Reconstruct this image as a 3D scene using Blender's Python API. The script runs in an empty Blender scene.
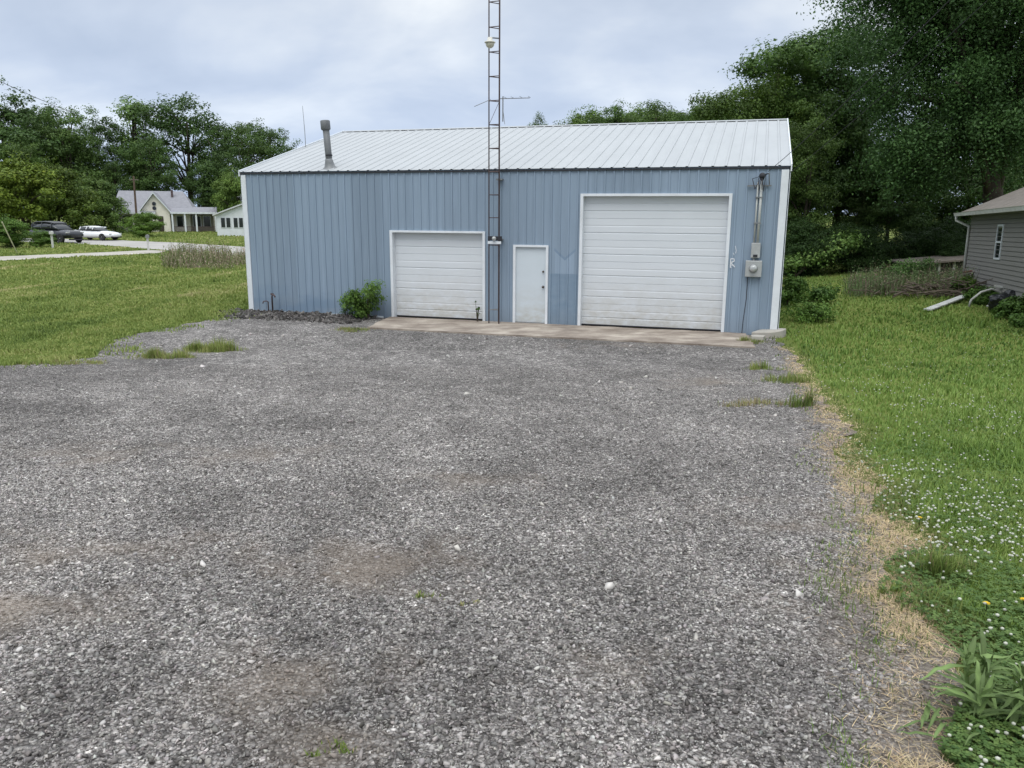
import bpy, bmesh, math, random
import numpy as np
from mathutils import Vector, Matrix, Euler, geometry, noise as mnoise

random.seed(7)
RNG = np.random.default_rng(7)
R = math.radians
sc = bpy.context.scene
COL = sc.collection

# ------------------------------------------------------------------ camera
FPX, PITCH, ROLL, EYE = 782.9, .2108, .0065, 2.8335
cp, sp, cr, sr = math.cos(PITCH), math.sin(PITCH), math.cos(ROLL), math.sin(ROLL)
cd = bpy.data.cameras.new('camera'); cam = bpy.data.objects.new('camera', cd); COL.objects.link(cam)
Rv, Uv, Fv = Vector((1, 0, 0)), Vector((0, sp, cp)), Vector((0, cp, -sp))
cx, cy, cz = cr*Rv + sr*Uv, -sr*Rv + cr*Uv, -Fv
M = Matrix((cx, cy, cz)).transposed().to_4x4(); M.translation = (0, 0, EYE)
cam.matrix_world = M
cd.sensor_width = 36; cd.lens = FPX*36/1024; cd.clip_end = 3000; cd.clip_start = .05
sc.camera = cam

# ------------------------------------------------------------------ terrain
def ss(t):
    t = np.clip(t, 0, 1); return t*t*(3-2*t)
def ter(x, y):
    x = np.asarray(x, float); y = np.asarray(y, float)
    t = y/16.
    z = np.where(t < .85, 1.17*(1-t), np.where(t < 1.1, 1.17*.15*(1-np.clip((t-.85)/.25, 0, 1))**2, 0))
    z = np.where(y < 0, 1.17+np.maximum(y, -60)*-.01, z)
    z = z + np.where(y > 48, .0143*(np.minimum(y, 300)-48), 0)
    z = z + .42*ss((x-10)/9)*ss((y-20)/10)
    return z
def T(x, y): return float(ter(x, y))
def rays(px, py):
    a = np.asarray(px, float)-512; b = np.asarray(py, float)-384
    x = (a*cr+b*sr)/FPX; up = -(-a*sr+b*cr)/FPX
    fw = cp+up*sp
    return x/fw, (-sp+up*cp)/fw          # dx/dy, dz/dy
def ground_pts(px, py):
    dx, dz = rays(px, py)
    lo = np.full(dx.shape, .5); hi = np.full(dx.shape, 320.)
    # march then bisect
    y = np.geomspace(.8, 320, 260)
    first = np.full(dx.shape, 320.); prev = np.full(dx.shape, .5); done = np.zeros(dx.shape, bool)
    for yy in y:
        below = (EYE+dz*yy) < ter(dx*yy, np.full(dx.shape, yy))
        new = below & ~done
        first[new] = yy; done |= below
        prev[~done] = yy
    lo, hi = prev, first
    for _ in range(14):
        m = (lo+hi)/2
        b = (EYE+dz*m) < ter(dx*m, m)
        hi = np.where(b, m, hi); lo = np.where(b, lo, m)
    return dx*hi, hi, done
def G(px, py):
    x, y, d = ground_pts(np.array([px]), np.array([py])); return float(x[0]), float(y[0])
def at(px, py, Y):
    dx, dz = rays(px, py); return float(dx*Y), float(Y), float(EYE+dz*Y)

def hashg(ix, iy, seed):
    h = (ix*374761393+iy*668265263+seed*2147483647) & 0xffffffff
    h = ((h ^ (h >> 13))*1274126177) & 0xffffffff
    return ((h ^ (h >> 16)) & 0xffff)/65535.
def vn(x, y, seed=0):
    x = np.asarray(x, float); y = np.asarray(y, float)
    ix = np.floor(x).astype(np.int64); iy = np.floor(y).astype(np.int64)
    fx, fy = ss(x-ix), ss(y-iy)
    a = hashg(ix, iy, seed)*(1-fx)+hashg(ix+1, iy, seed)*fx
    b = hashg(ix, iy+1, seed)*(1-fx)+hashg(ix+1, iy+1, seed)*fx
    return a*(1-fy)+b*fy
def fbm(x, y, seed=0, o=3):
    s = 0; a = .5; tot = 0
    for k in range(o):
        s = s+a*vn(x*2**k, y*2**k, seed+k*17); tot += a; a *= .5
    return s/tot

def inpoly(x, y, P):
    c = np.zeros(np.shape(x), bool)
    n = len(P)
    for i in range(n):
        x1, y1 = P[i]; x2, y2 = P[(i+1) % n]
        if y1 == y2: continue
        k = ((y1 > y) != (y2 > y)) & (x < (x2-x1)*(y-y1)/(y2-y1)+x1)
        c ^= k
    return c

# ------------------------------------------------------------------ nodes / materials
class NT:
    def __init__(s, tree): s.t = tree; s.n = tree.nodes; s.l = tree.links
    def N(s, typ, **kw):
        n = s.n.new(typ)
        for k, v in kw.items():
            if k == 'inp':
                for kk, vv in v.items():
                    if hasattr(vv, 'is_output'): s.l.new(vv, n.inputs[kk])
                    else: n.inputs[kk].default_value = vv
            else: setattr(n, k, v)
        return n
    def math(s, op, a, b=None, c=None, clamp=False):
        n = s.n.new('ShaderNodeMath'); n.operation = op; n.use_clamp = clamp
        for i, v in enumerate((a, b, c)):
            if v is None: continue
            if hasattr(v, 'is_output'): s.l.new(v, n.inputs[i])
            else: n.inputs[i].default_value = v
        return n.outputs[0]
    def mix(s, f, a, b, mode='MIX'):
        n = s.n.new('ShaderNodeMix'); n.data_type = 'RGBA'; n.blend_type = mode
        for k, v in ((0, f), (6, a), (7, b)):
            if hasattr(v, 'is_output'): s.l.new(v, n.inputs[k])
            else: n.inputs[k].default_value = v if k == 0 else (tuple(v)+(1,))[:4]
        return n.outputs[2]
    def ramp(s, f, stops, interp='LINEAR'):
        n = s.n.new('ShaderNodeValToRGB'); n.color_ramp.interpolation = interp
        e = n.color_ramp.elements
        while len(e) < len(stops): e.new(.5)
        for i, (p, c) in enumerate(stops):
            e[i].position = p; e[i].color = (tuple(c)+(1,))[:4] if hasattr(c, '__len__') else (c, c, c, 1)
        s.l.new(f, n.inputs[0]); return n.outputs[0]
    def noise(s, vec, scale, detail=4, rough=.55, dist=0):
        n = s.N('ShaderNodeTexNoise', inp={'Scale': scale, 'Detail': detail, 'Roughness': rough, 'Distortion': dist})
        if vec is not None: s.l.new(vec, n.inputs['Vector'])
        return n.outputs['Fac']
    def mapping(s, vec, scale=(1, 1, 1), rot=(0, 0, 0), loc=(0, 0, 0)):
        n = s.N('ShaderNodeMapping', inp={'Scale': scale, 'Rotation': rot, 'Location': loc}); s.l.new(vec, n.inputs['Vector'])
        return n.outputs[0]
def newmat(name):
    m = bpy.data.materials.new(name); m.use_nodes = True
    nt = NT(m.node_tree); b = m.node_tree.nodes['Principled BSDF']
    return m, nt, b
def mat(name, col, rough=.7, metal=0., var=.18, vs=3., bump=0., bs=60., dirt=None, dirt_amt=.4, spec=.4):
    m, nt, b = newmat(name)
    co = nt.N('ShaderNodeTexCoord').outputs['Object']
    n1 = nt.noise(co, vs, 5); n2 = nt.noise(co, vs*9, 3)
    f = nt.math('ADD', nt.math('MULTIPLY', n1, .7), nt.math('MULTIPLY', n2, .3))
    lo = [c*(1-var) for c in col]; hi = [min(1, c*(1+var)) for c in col]
    c = nt.ramp(f, [(.3, lo), (.7, hi)])
    if dirt:
        n3 = nt.ramp(nt.noise(co, vs*.6, 6, .7), [(.48, 0.), (.7, 1.)])
        c = nt.mix(nt.math('MULTIPLY', n3, dirt_amt), c, dirt)
    nt.l.new(c, b.inputs['Base Color'])
    b.inputs['Roughness'].default_value = rough; b.inputs['Metallic'].default_value = metal
    b.inputs['Specular IOR Level'].default_value = spec
    if bump:
        bn = nt.N('ShaderNodeBump', inp={'Strength': bump, 'Distance': .01, 'Height': nt.noise(co, bs, 4)})
        nt.l.new(bn.outputs[0], b.inputs['Normal'])
    return m
def foliage_mat(name, trans=.3, rough=.55, objcol=True):
    m, nt, b = newmat(name)
    c = nt.N('ShaderNodeAttribute', attribute_name='Col').outputs['Color']
    if objcol:
        oi = nt.N('ShaderNodeObjectInfo').outputs['Color']
        c = nt.mix(1., c, oi, 'MULTIPLY')
    nt.l.new(c, b.inputs['Base Color']); b.inputs['Roughness'].default_value = rough
    b.inputs['Specular IOR Level'].default_value = .25
    tr = nt.N('ShaderNodeBsdfTranslucent'); nt.l.new(c, tr.inputs['Color'])
    mx = nt.N('ShaderNodeMixShader', inp={0: trans}); nt.l.new(b.outputs[0], mx.inputs[1]); nt.l.new(tr.outputs[0], mx.inputs[2])
    nt.l.new(mx.outputs[0], m.node_tree.nodes['Material Output'].inputs['Surface'])
    return m
def attr_mat(name, rough=.85, spec=.2):
    m, nt, b = newmat(name)
    c = nt.N('ShaderNodeAttribute', attribute_name='Col').outputs['Color']
    nt.l.new(c, b.inputs['Base Color']); b.inputs['Roughness'].default_value = rough
    b.inputs['Specular IOR Level'].default_value = spec
    return m

# ------------------------------------------------------------------ mesh helpers
class MB:
    def __init__(s): s.v = []; s.f = []
    def add(s, vs, fs, mtx=None):
        o = len(s.v)
        for p in vs:
            p = Vector(p); s.v.append(tuple(mtx @ p) if mtx else tuple(p))
        s.f += [tuple(i+o for i in f) for f in fs]; return s
    def box(s, a, b, mtx=None):
        (x0, y0, z0), (x1, y1, z1) = a, b
        return s.add([(x0,y0,z0),(x1,y0,z0),(x1,y1,z0),(x0,y1,z0),(x0,y0,z1),(x1,y0,z1),(x1,y1,z1),(x0,y1,z1)],
              [(0,3,2,1),(4,5,6,7),(0,1,5,4),(1,2,6,5),(2,3,7,6),(3,0,4,7)], mtx)
    def ext(s, pts, vec, mtx=None):
        n = len(pts); v = Vector(vec); P = [Vector(p) for p in pts]
        return s.add(P+[p+v for p in P], [tuple(range(n))[::-1], tuple(range(n, 2*n))]+[(i, (i+1) % n, n+(i+1) % n, n+i) for i in range(n)], mtx)
    def tube(s, pts, rad, n=8, mtx=None):
        pts = [Vector(p) for p in pts]
        if not hasattr(rad, '__len__'): rad = [rad]*len(pts)
        vs = []; fs = []
        ref = None
        for i, p in enumerate(pts):
            d = (pts[min(i+1, len(pts)-1)]-pts[max(i-1, 0)]).normalized()
            if ref is None: ref = d.orthogonal().normalized()
            a = (ref-d*ref.dot(d)).normalized(); b = d.cross(a); ref = a
            for k in range(n):
                t = 2*math.pi*k/n; vs.append(p+(a*math.cos(t)+b*math.sin(t))*rad[i])
        for i in range(len(pts)-1):
            for k in range(n):
                fs.append((i*n+k, i*n+(k+1) % n, (i+1)*n+(k+1) % n, (i+1)*n+k))
        fs.append(tuple(range(n))[::-1]); fs.append(tuple((len(pts)-1)*n+k for k in range(n)))
        return s.add(vs, fs, mtx)
    def lathe(s, prof, n=16, mtx=None):   # prof: (r,z)
        vs = []; fs = []
        for r, z in prof:
            for k in range(n):
                t = 2*math.pi*k/n; vs.append((r*math.cos(t), r*math.sin(t), z))
        for i in range(len(prof)-1):
            for k in range(n): fs.append((i*n+k, i*n+(k+1) % n, (i+1)*n+(k+1) % n, (i+1)*n+k))
        fs.append(tuple(range(n))[::-1]); fs.append(tuple((len(prof)-1)*n+k for k in range(n)))
        return s.add(vs, fs, mtx)
    def loft(s, rings, mtx=None):
        n = len(rings[0]); vs = [p for r in rings for p in r]; fs = []
        for i in range(len(rings)-1):
            for k in range(n): fs.append((i*n+k, i*n+(k+1) % n, (i+1)*n+(k+1) % n, (i+1)*n+k))
        fs.append(tuple(range(n))[::-1]); fs.append(tuple((len(rings)-1)*n+k for k in range(n)))
        return s.add(vs, fs, mtx)
    def build(s, name, m, parent=None, smooth=False, bevel=0., loc=None, rot=None, recalc=True):
        me = bpy.data.meshes.new(name); me.from_pydata(s.v, [], s.f)
        if recalc:
            bm = bmesh.new(); bm.from_mesh(me); bmesh.ops.recalc_face_normals(bm, faces=bm.faces); bm.to_mesh(me); bm.free()
        me.materials.append(m)
        if smooth:
            me.polygons.foreach_set('use_smooth', [True]*len(me.polygons))
        o = bpy.data.objects.new(name, me); COL.objects.link(o)
        if parent: o.parent = parent
        if loc is not None: o.location = loc
        if rot is not None: o.rotation_euler = rot
        if bevel:
            b = o.modifiers.new('bevel', 'BEVEL'); b.width = bevel; b.segments = 2; b.limit_method = 'ANGLE'
        return o
def npmesh(name, V, F, m, C=None, smooth=False):
    V = np.ascontiguousarray(V, np.float32).reshape(-1, 3); k = F.shape[1]
    me = bpy.data.meshes.new(name)
    me.vertices.add(len(V)); me.vertices.foreach_set('co', V.ravel())
    me.loops.add(F.size); me.loops.foreach_set('vertex_index', np.ascontiguousarray(F, np.int32).ravel())
    me.polygons.add(len(F)); me.polygons.foreach_set('loop_start', np.arange(0, F.size, k, dtype=np.int32))
    me.polygons.foreach_set('loop_total', np.full(len(F), k, np.int32))
    if smooth: me.polygons.foreach_set('use_smooth', np.ones(len(F), bool))
    me.update(calc_edges=True); me.validate()
    if C is not None:
        a = me.color_attributes.new('Col', 'FLOAT_COLOR', 'POINT')
        C4 = np.ones((len(V), 4), np.float32); C4[:, :3] = C
        a.data.foreach_set('color', C4.ravel())
    me.materials.append(m)
    return me
def link(name, me, parent=None, loc=None):
    o = bpy.data.objects.new(name, me); COL.objects.link(o)
    if parent: o.parent = parent
    if loc is not None: o.location = loc
    return o
def tag(o, label=None, cat=None, group=None, kind=None):
    if label: o['label'] = label
    if cat: o['category'] = cat
    if group: o['group'] = group
    if kind: o['kind'] = kind
    return o
def thing(name, label, cat, loc=(0, 0, 0), rz=0., group=None):
    o = bpy.data.objects.new(name, None); COL.objects.link(o); o.location = loc; o.rotation_euler = (0, 0, rz)
    o.empty_display_size = .2
    return tag(o, label, cat, group)

# ------------------------------------------------------------------ world + light
w = bpy.data.worlds.new('World'); sc.world = w; w.use_nodes = True
nt = NT(w.node_tree); bg = w.node_tree.nodes['Background']
SUN_EL, SUN_AZ = 58., 200.   # azimuth measured clockwise from +y
sky = nt.N('ShaderNodeTexSky', sky_type='NISHITA', sun_disc=False, sun_elevation=R(SUN_EL), sun_rotation=R(SUN_AZ), air_density=1., dust_density=2.)
co = nt.N('ShaderNodeTexCoord').outputs['Generated']
sx = nt.N('ShaderNodeSeparateXYZ'); nt.l.new(co, sx.inputs[0])
zc = nt.math('MAXIMUM', sx.outputs[2], 0.)
den = nt.math('ADD', zc, .38)
cv = nt.N('ShaderNodeCombineXYZ'); nt.l.new(nt.math('DIVIDE', sx.outputs[0], den), cv.inputs[0]); nt.l.new(nt.math('DIVIDE', sx.outputs[1], den), cv.inputs[1])
cl1 = nt.noise(nt.mapping(cv.outputs[0], (1., 1.25, 1), loc=(3.1, 1.7, 0)), 1.9, 5, .5, .35)
cl2 = nt.noise(nt.mapping(cv.outputs[0], (.5, .9, 1), loc=(7.7, 2.2, 0)), 3.2, 5, .55, .2)
cf = nt.math('ADD', nt.math('MULTIPLY', cl1, .72), nt.math('MULTIPLY', cl2, .28))
ccol = nt.ramp(cf, [(.36, (.48, .55, .665)), (.46, (.56, .625, .73)), (.54, (.67, .72, .79)), (.64, (.84, .87, .895))])
hor = nt.ramp(zc, [(0., (.86, .96, 1.12)), (.12, (.93, .98, 1.06)), (.32, (1.03, 1.02, 1.)), (.6, (1.7, 1.66, 1.6)), (1., (3.1, 3.0, 2.85))])
ccol = nt.mix(1., ccol, hor, 'MULTIPLY')
nsky = nt.mix(1., sky.outputs[0], (.085, .085, .085), 'MULTIPLY')
fin = nt.mix(.94, nsky, ccol)
nt.l.new(fin, bg.inputs['Color']); bg.inputs['Strength'].default_value = 1.0
w.cycles.sampling_method = 'MANUAL'; w.cycles.sample_map_resolution = 256

sd = bpy.data.lights.new('sun', 'SUN'); sd.energy = 1.1; sd.angle = R(35); sd.color = (1, .97, .92)
so = bpy.data.objects.new('sun', sd); COL.objects.link(so)
az, el = R(SUN_AZ), R(SUN_EL)
sdir = Vector((math.sin(az)*math.cos(el), math.cos(az)*math.cos(el), math.sin(el)))
so.rotation_euler = sdir.to_track_quat('Z', 'Y').to_euler()
sc.view_settings.view_transform = 'Standard'; sc.view_settings.look = 'None'
sc.view_settings.gamma = 1; sc.view_settings.exposure = 0.2; sc.view_settings.use_curve_mapping = False
sc.cycles.max_bounces = 6; sc.cycles.diffuse_bounces = 3; sc.cycles.glossy_bounces = 2; sc.cycles.transmission_bounces = 4
sc.cycles.use_denoising = True; sc.cycles.caustics_reflective = False; sc.cycles.caustics_refractive = False
try: sc.cycles.denoising_prefilter = 'ACCURATE'
except Exception: pass

# ------------------------------------------------------------------ outline polygons
GRAVEL = [(-16, 11.2), (-16, -5), (1.0, -5), (1.2, -1), (1.33, 1.6), (1.5, 2.4), (1.75, 2.8), (1.93, 3.3), (2.08, 3.9), (2.49, 4.6),
          (2.74, 5.5), (3.06, 6.8), (3.77, 8.7), (4.4, 11.1), (5.05, 13.4), (5.75, 15.6), (6.15, 17.4), (6.2, 18.7), (5.6, 19.6), (-7.5, 23.5),
          (-7.9, 22.2), (-8.5, 20.8), (-9.1, 18.4), (-8.9, 16.5), (-8.25, 15.2), (-8.6, 14.2), (-9.1, 13.6), (-11.5, 12.6)]
def densify(P, step, amp, seed, keep=()):
    out = []
    for i in range(len(P)):
        a = Vector(P[i]); b = Vector(P[(i+1) % len(P)]); L = (b-a).length; n = max(1, int(L/step))
        nrm = Vector((-(b-a).y, (b-a).x)).normalized()
        for k in range(n):
            p = a.lerp(b, k/n)
            q = (float(vn(p.x*2.2, p.y*2.2, seed))-.5)*2*amp+(float(vn(p.x*7, p.y*7, seed+5))-.5)*amp
            out.append(tuple(p+nrm*q))
    return out
GP = densify(GRAVEL, .12, .13, 3)
GPa = GP
def polysheet(name, P, m, dz, grid=.6, kind='structure'):
    xs = [p[0] for p in P]; ys = [p[1] for p in P]
    gx, gy = np.meshgrid(np.arange(min(xs), max(xs), grid), np.arange(min(ys), max(ys), grid))
    gx = gx.ravel(); gy = gy.ravel(); k = inpoly(gx, gy, P); gx, gy = gx[k], gy[k]
    vs = [Vector(p) for p in P]+[Vector((a, b)) for a, b in zip(gx, gy)]
    n = len(P); ed = [(i, (i+1) % n) for i in range(n)]
    ov, oe, of, *_ = geometry.delaunay_2d_cdt(vs, ed, [], 1, 1e-5)
    me = bpy.data.meshes.new(name)
    me.from_pydata([(v.x, v.y, T(v.x, v.y)+dz) for v in ov], [], of)
    bm = bmesh.new(); bm.from_mesh(me)
    for f in bm.faces:
        if f.normal.z < 0: f.normal_flip()
    bm.to_mesh(me); bm.free()
    me.materials.append(m); o = link(name, me); tag(o, kind=kind); return o

# far road and side path outlines from the photograph's ground
def strip(pts):
    return [G(*p) for p in pts]
ROAD = strip([(-60, 238), (20, 238.5), (60, 239), (120, 240.5), (180, 243), (250, 247.3), (330, 250.5), (330, 261), (250, 257), (215, 256), (185, 252.5), (160, 250), (120, 246.8), (75, 243.6), (20, 242), (-60, 241.5)])
PATH = strip([(-60, 258.5), (0, 256.8), (50, 254.8), (110, 252.3), (150, 250.3), (166, 251.2), (160, 253.3), (120, 255.2), (60, 258.2), (0, 261), (-60, 263)])

# ------------------------------------------------------------------ ground
m, nt, b = newmat('grass_soil')
co = nt.N('ShaderNodeTexCoord').outputs['Object']
big = nt.noise(co, .25, 5); fine = nt.noise(co, 9, 6, .7); strk = nt.noise(nt.mapping(co, (.9, .06, 1)), 1.3, 4)
f = nt.math('ADD', nt.math('MULTIPLY', fine, .5), nt.math('ADD', nt.math('MULTIPLY', big, .3), nt.math('MULTIPLY', strk, .2)))
c = nt.ramp(f, [(.32, (.045, .07, .018)), (.45, (.10, .135, .03)), (.56, (.16, .185, .048)), (.68, (.26, .25, .10))])
nt.l.new(c, b.inputs['Base Color']); b.inputs['Roughness'].default_value = .95; b.inputs['Specular IOR Level'].default_value = .1
bn = nt.N('ShaderNodeBump', inp={'Strength': .8, 'Distance': .06, 'Height': fine}); nt.l.new(bn.outputs[0], b.inputs['Normal'])
M_GROUND = m
xs = np.unique(np.round(np.concatenate([-np.geomspace(25, 500, 26), np.arange(-25, 25.1, .5), np.geomspace(25, 500, 26)]), 3))
ys = np.unique(np.round(np.concatenate([[-60, -30, -10, -5], np.arange(-2, 30, .5), np.arange(30, 130, 2), np.geomspace(130, 900, 14)]), 3))
gx, gy = np.meshgrid(xs, ys); V = np.stack([gx, gy, ter(gx, gy)], -1).reshape(-1, 3)
nx, ny = len(xs), len(ys); ii = (np.arange(ny-1)[:, None]*nx+np.arange(nx-1)[None]).ravel()
ground = link('ground', npmesh('ground', V, np.stack([ii, ii+1, ii+nx+1, ii+nx], 1), M_GROUND, smooth=True)); tag(ground, kind='structure')

# ------------------------------------------------------------------ gravel lot
GPn = np.array(GP)
def border_dist(x, y):
    out = np.empty(len(x))
    for s in range(0, len(x), 20000):
        dx = x[s:s+20000, None]-GPn[None, :, 0]; dy = y[s:s+20000, None]-GPn[None, :, 1]
        out[s:s+20000] = np.sqrt((dx*dx+dy*dy).min(1))
    return out
def tone(x, y):      # packed darker lanes and paler loose drifts
    x = np.asarray(x, float); y = np.asarray(y, float)
    a = fbm(x*1.0+y*.25, y*.28, 311, 4); b2 = fbm(x*.45-y*.2, y*.6+x*.1, 317, 3); c2 = fbm(x*3.2, y*2.4, 323, 3)
    return .72+.26*np.clip((a-.3)/.4, 0, 1)+.22*np.clip((b2-.3)/.4, 0, 1)+.22*np.clip((c2-.3)/.4, 0, 1)
def dirtmask(x, y):
    x = np.asarray(x, float); y = np.asarray(y, float); mm = np.zeros(x.shape)
    for px_, py_, ax, ay, st in ((365, 567, .42, .30, 1.), (300, 682, .24, .20, .95), (95, 552, .75, .22, .7), (15, 608, .5, .2, .8), (330, 742, .12, .14, .7),
                                 (700, 382, .55, .5, .6), (470, 482, .35, .2, .5), (590, 668, .25, .12, .35), (800, 520, .4, .3, .5), (150, 455, 1.1, .3, .4), (860, 610, .3, .5, .6), (640, 345, 1.2, .5, .35)):
        gx_, gy_ = G(px_, py_); q = ((x-gx_)/ax)**2+((y-gy_)/ay)**2
        mm = np.maximum(mm, st*np.exp(-q*.8))
    bdm = np.where((x > .6) & (y < 10.5) & (y > -1), border_dist(np.ravel(x), np.ravel(y)).reshape(x.shape), 9.)
    mm = np.maximum(mm, .95*np.exp(-(bdm/.26)**2)*np.clip(.35+1.3*fbm(x*1.2, y*1.2, 97), 0, 1))
    br = fbm(x*4.5, y*4.5, 301, 4)
    return np.clip(mm*1.1-(br-.42)*1.5*(mm > .02), 0, 1)*.92
m, nt, b = newmat('crushed_stone')
co = nt.N('ShaderNodeTexCoord').outputs['Object']
vo = nt.N('ShaderNodeTexVoronoi', feature='F1', inp={'Scale': 52., 'Randomness': 1.}); nt.l.new(co, vo.inputs['Vector'])
vo2 = nt.N('ShaderNodeTexVoronoi', feature='F1', inp={'Scale': 17., 'Randomness': 1.}); nt.l.new(co, vo2.inputs['Vector'])
sep = nt.N('ShaderNodeSeparateColor'); nt.l.new(vo.outputs['Color'], sep.inputs[0])
sep2 = nt.N('ShaderNodeSeparateColor'); nt.l.new(vo2.outputs['Color'], sep2.inputs[0])
stone = nt.ramp(sep.outputs[0], [(0, (.088, .080, .074)), (.3, (.195, .180, .168)), (.62, (.315, .293, .275)), (.85, (.43, .402, .376)), (1, (.60, .57, .53))])
sl = nt.ramp(sep2.outputs[1], [(0, .62), (.7, 1.), (.93, 1.15), (1., 1.9)])
stone = nt.mix(1., stone, sl, 'MULTIPLY')
edge = nt.ramp(vo.outputs['Distance'], [(.0, 1.), (.45, .92), (.75, .38)])
c = nt.mix(1., stone, edge, 'MULTIPLY')
big = nt.ramp(nt.noise(nt.mapping(co, (.55, .22, 1), rot=(0, 0, R(-14))), 1., 6, .62), [(.3, .9), (.5, 1.), (.72, 1.1)])
c = nt.mix(1., c, big, 'MULTIPLY')
mid = nt.ramp(nt.noise(co, 2.3, 5, .6), [(.3, .8), (.7, 1.22)])
c = nt.mix(1., c, mid, 'MULTIPLY')
# bare brown dirt patches where the stone has worn away
dm = nt.N('ShaderNodeAttribute', attribute_name='dirt').outputs['Fac']
fineN = nt.noise(co, 30, 3)
dcol = nt.mix(fineN, (.17, .14, .115), (.30, .25, .20))
c = nt.mix(nt.math('MULTIPLY', dm, .85), c, dcol)
c = nt.mix(1., c, nt.N('ShaderNodeAttribute', attribute_name='tone').outputs['Color'], 'MULTIPLY')
nt.l.new(c, b.inputs['Base Color']); b.inputs['Roughness'].default_value = .92; b.inputs['Specular IOR Level'].default_value = .2
h = nt.math('SUBTRACT', nt.math('MULTIPLY', sep.outputs[1], .7), nt.math('MULTIPLY', vo.outputs['Distance'], 1.))
bn = nt.N('ShaderNodeBump', inp={'Strength': 1., 'Distance': .02, 'Height': h}); nt.l.new(bn.outputs[0], b.inputs['Normal'])
lot = polysheet('gravel_lot', GP, m, .012, grid=.16)
vv = np.array([v.co[:] for v in lot.data.vertices]); at_ = lot.data.attributes.new('dirt', 'FLOAT', 'POINT')
at_.data.foreach_set('value', dirtmask(vv[:, 0], vv[:, 1]).astype(np.float32))
at_ = lot.data.attributes.new('tone', 'FLOAT', 'POINT'); at_.data.foreach_set('value', tone(vv[:, 0], vv[:, 1]).astype(np.float32))
M_CONC = mat('old_concrete', (.40, .375, .33), .9, var=.2, vs=.8, bump=.3, bs=30, dirt=(.25, .22, .18), dirt_amt=.5)
polysheet('road', densify(ROAD, 1.5, .2, 9), mat('road_surface', (.36, .345, .32), .9, var=.15, vs=.3, bump=.2), .02, grid=3.)
polysheet('path', densify(PATH, 1., .12, 11), M_CONC, .024, grid=2.)

# ------------------------------------------------------------------ blue metal building
BX, BY, BYAW = -7.8526, 23.3581, -.2948
W, EH, RD, RZ = 14.966, 4.03, 6.2266, 5.745
e_ = Vector((math.cos(BYAW), math.sin(BYAW), 0)); n_ = Vector((-math.sin(BYAW), math.cos(BYAW), 0)); o_ = Vector((BX, BY, 0))
def loc2w(u, v, z=0): return o_+e_*u+n_*v+Vector((0, 0, z))
def w2loc(x, y):
    d = Vector((x, y, 0))-o_; return d.dot(e_), d.dot(n_)

m, nt, b = newmat('blue_painted_steel')
co = nt.N('ShaderNodeTexCoord').outputs['Object']
s3 = nt.N('ShaderNodeSeparateXYZ'); nt.l.new(co, s3.inputs[0]); U, Vv, Z = s3.outputs
base = nt.mix(nt.noise(nt.mapping(co, (3, 3, .35)), 1.1, 5, .6), (.20, .262, .335), (.268, .34, .418))
pan = nt.N('ShaderNodeTexWhiteNoise', noise_dimensions='1D'); nt.l.new(nt.math('FLOOR', nt.math('DIVIDE', nt.math('ADD', U, .15), .9144)), pan.inputs['W'])
base = nt.mix(1., base, nt.ramp(pan.outputs['Value'], [(0, .90), (1, 1.07)]), 'MULTIPLY')
runs = nt.ramp(nt.noise(nt.mapping(co, (14, 14, .5)), 1., 5, .7), [(.52, 0.), (.72, 1.)])
base = nt.mix(nt.math('MULTIPLY', runs, .28), base, (.15, .19, .24))
chalk = nt.ramp(nt.noise(nt.mapping(co, (9, 9, .4)), 1., 4, .6), [(.5, 0.), (.75, 1.)])
base = nt.mix(nt.math('MULTIPLY', chalk, .3), base, (.36, .45, .57))
# repainted panel beside the entry door, with the ghost of a letter above it
def between(x, a, bb): return nt.math('MULTIPLY', nt.math('GREATER_THAN', x, a), nt.math('LESS_THAN', x, bb))
rep = nt.math('MULTIPLY', between(U, 9.24, 9.97), nt.math('LESS_THAN', Z, 1.38))
base = nt.mix(nt.math('MULTIPLY', rep, nt.math('MULTIPLY', .8, nt.noise(nt.mapping(co, (2, 2, 4)), 2., 4))), base, (.125, .20, .28))
zig = nt.math('ADD', 1.72, nt.math('MULTIPLY', nt.math('ABSOLUTE', nt.math('SUBTRACT', U, 9.62)), .85))
let = nt.math('MULTIPLY', between(U, 9.36, 9.86), nt.math('MULTIPLY', nt.math('GREATER_THAN', Z, 1.38), nt.math('LESS_THAN', Z, zig)))
base = nt.mix(nt.math('MULTIPLY', let, .26), base, (.36, .46, .58))
ln = nt.math('MULTIPLY', between(U, 9.33, 9.9), nt.math('LESS_THAN', nt.math('ABSOLUTE', nt.math('SUBTRACT', Z, nt.math('ADD', zig, .04))), .035))
base = nt.mix(nt.math('MULTIPLY', ln, .35), base, (.12, .2, .31))
stain = nt.math('MULTIPLY', nt.ramp(Z, [(.0, 1.), (.5, 0.)]), nt.noise(nt.mapping(co, (6, 6, 2)), 1.3, 5, .7))
base = nt.mix(nt.math('MULTIPLY', stain, .55), base, (.17, .19, .21))
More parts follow.
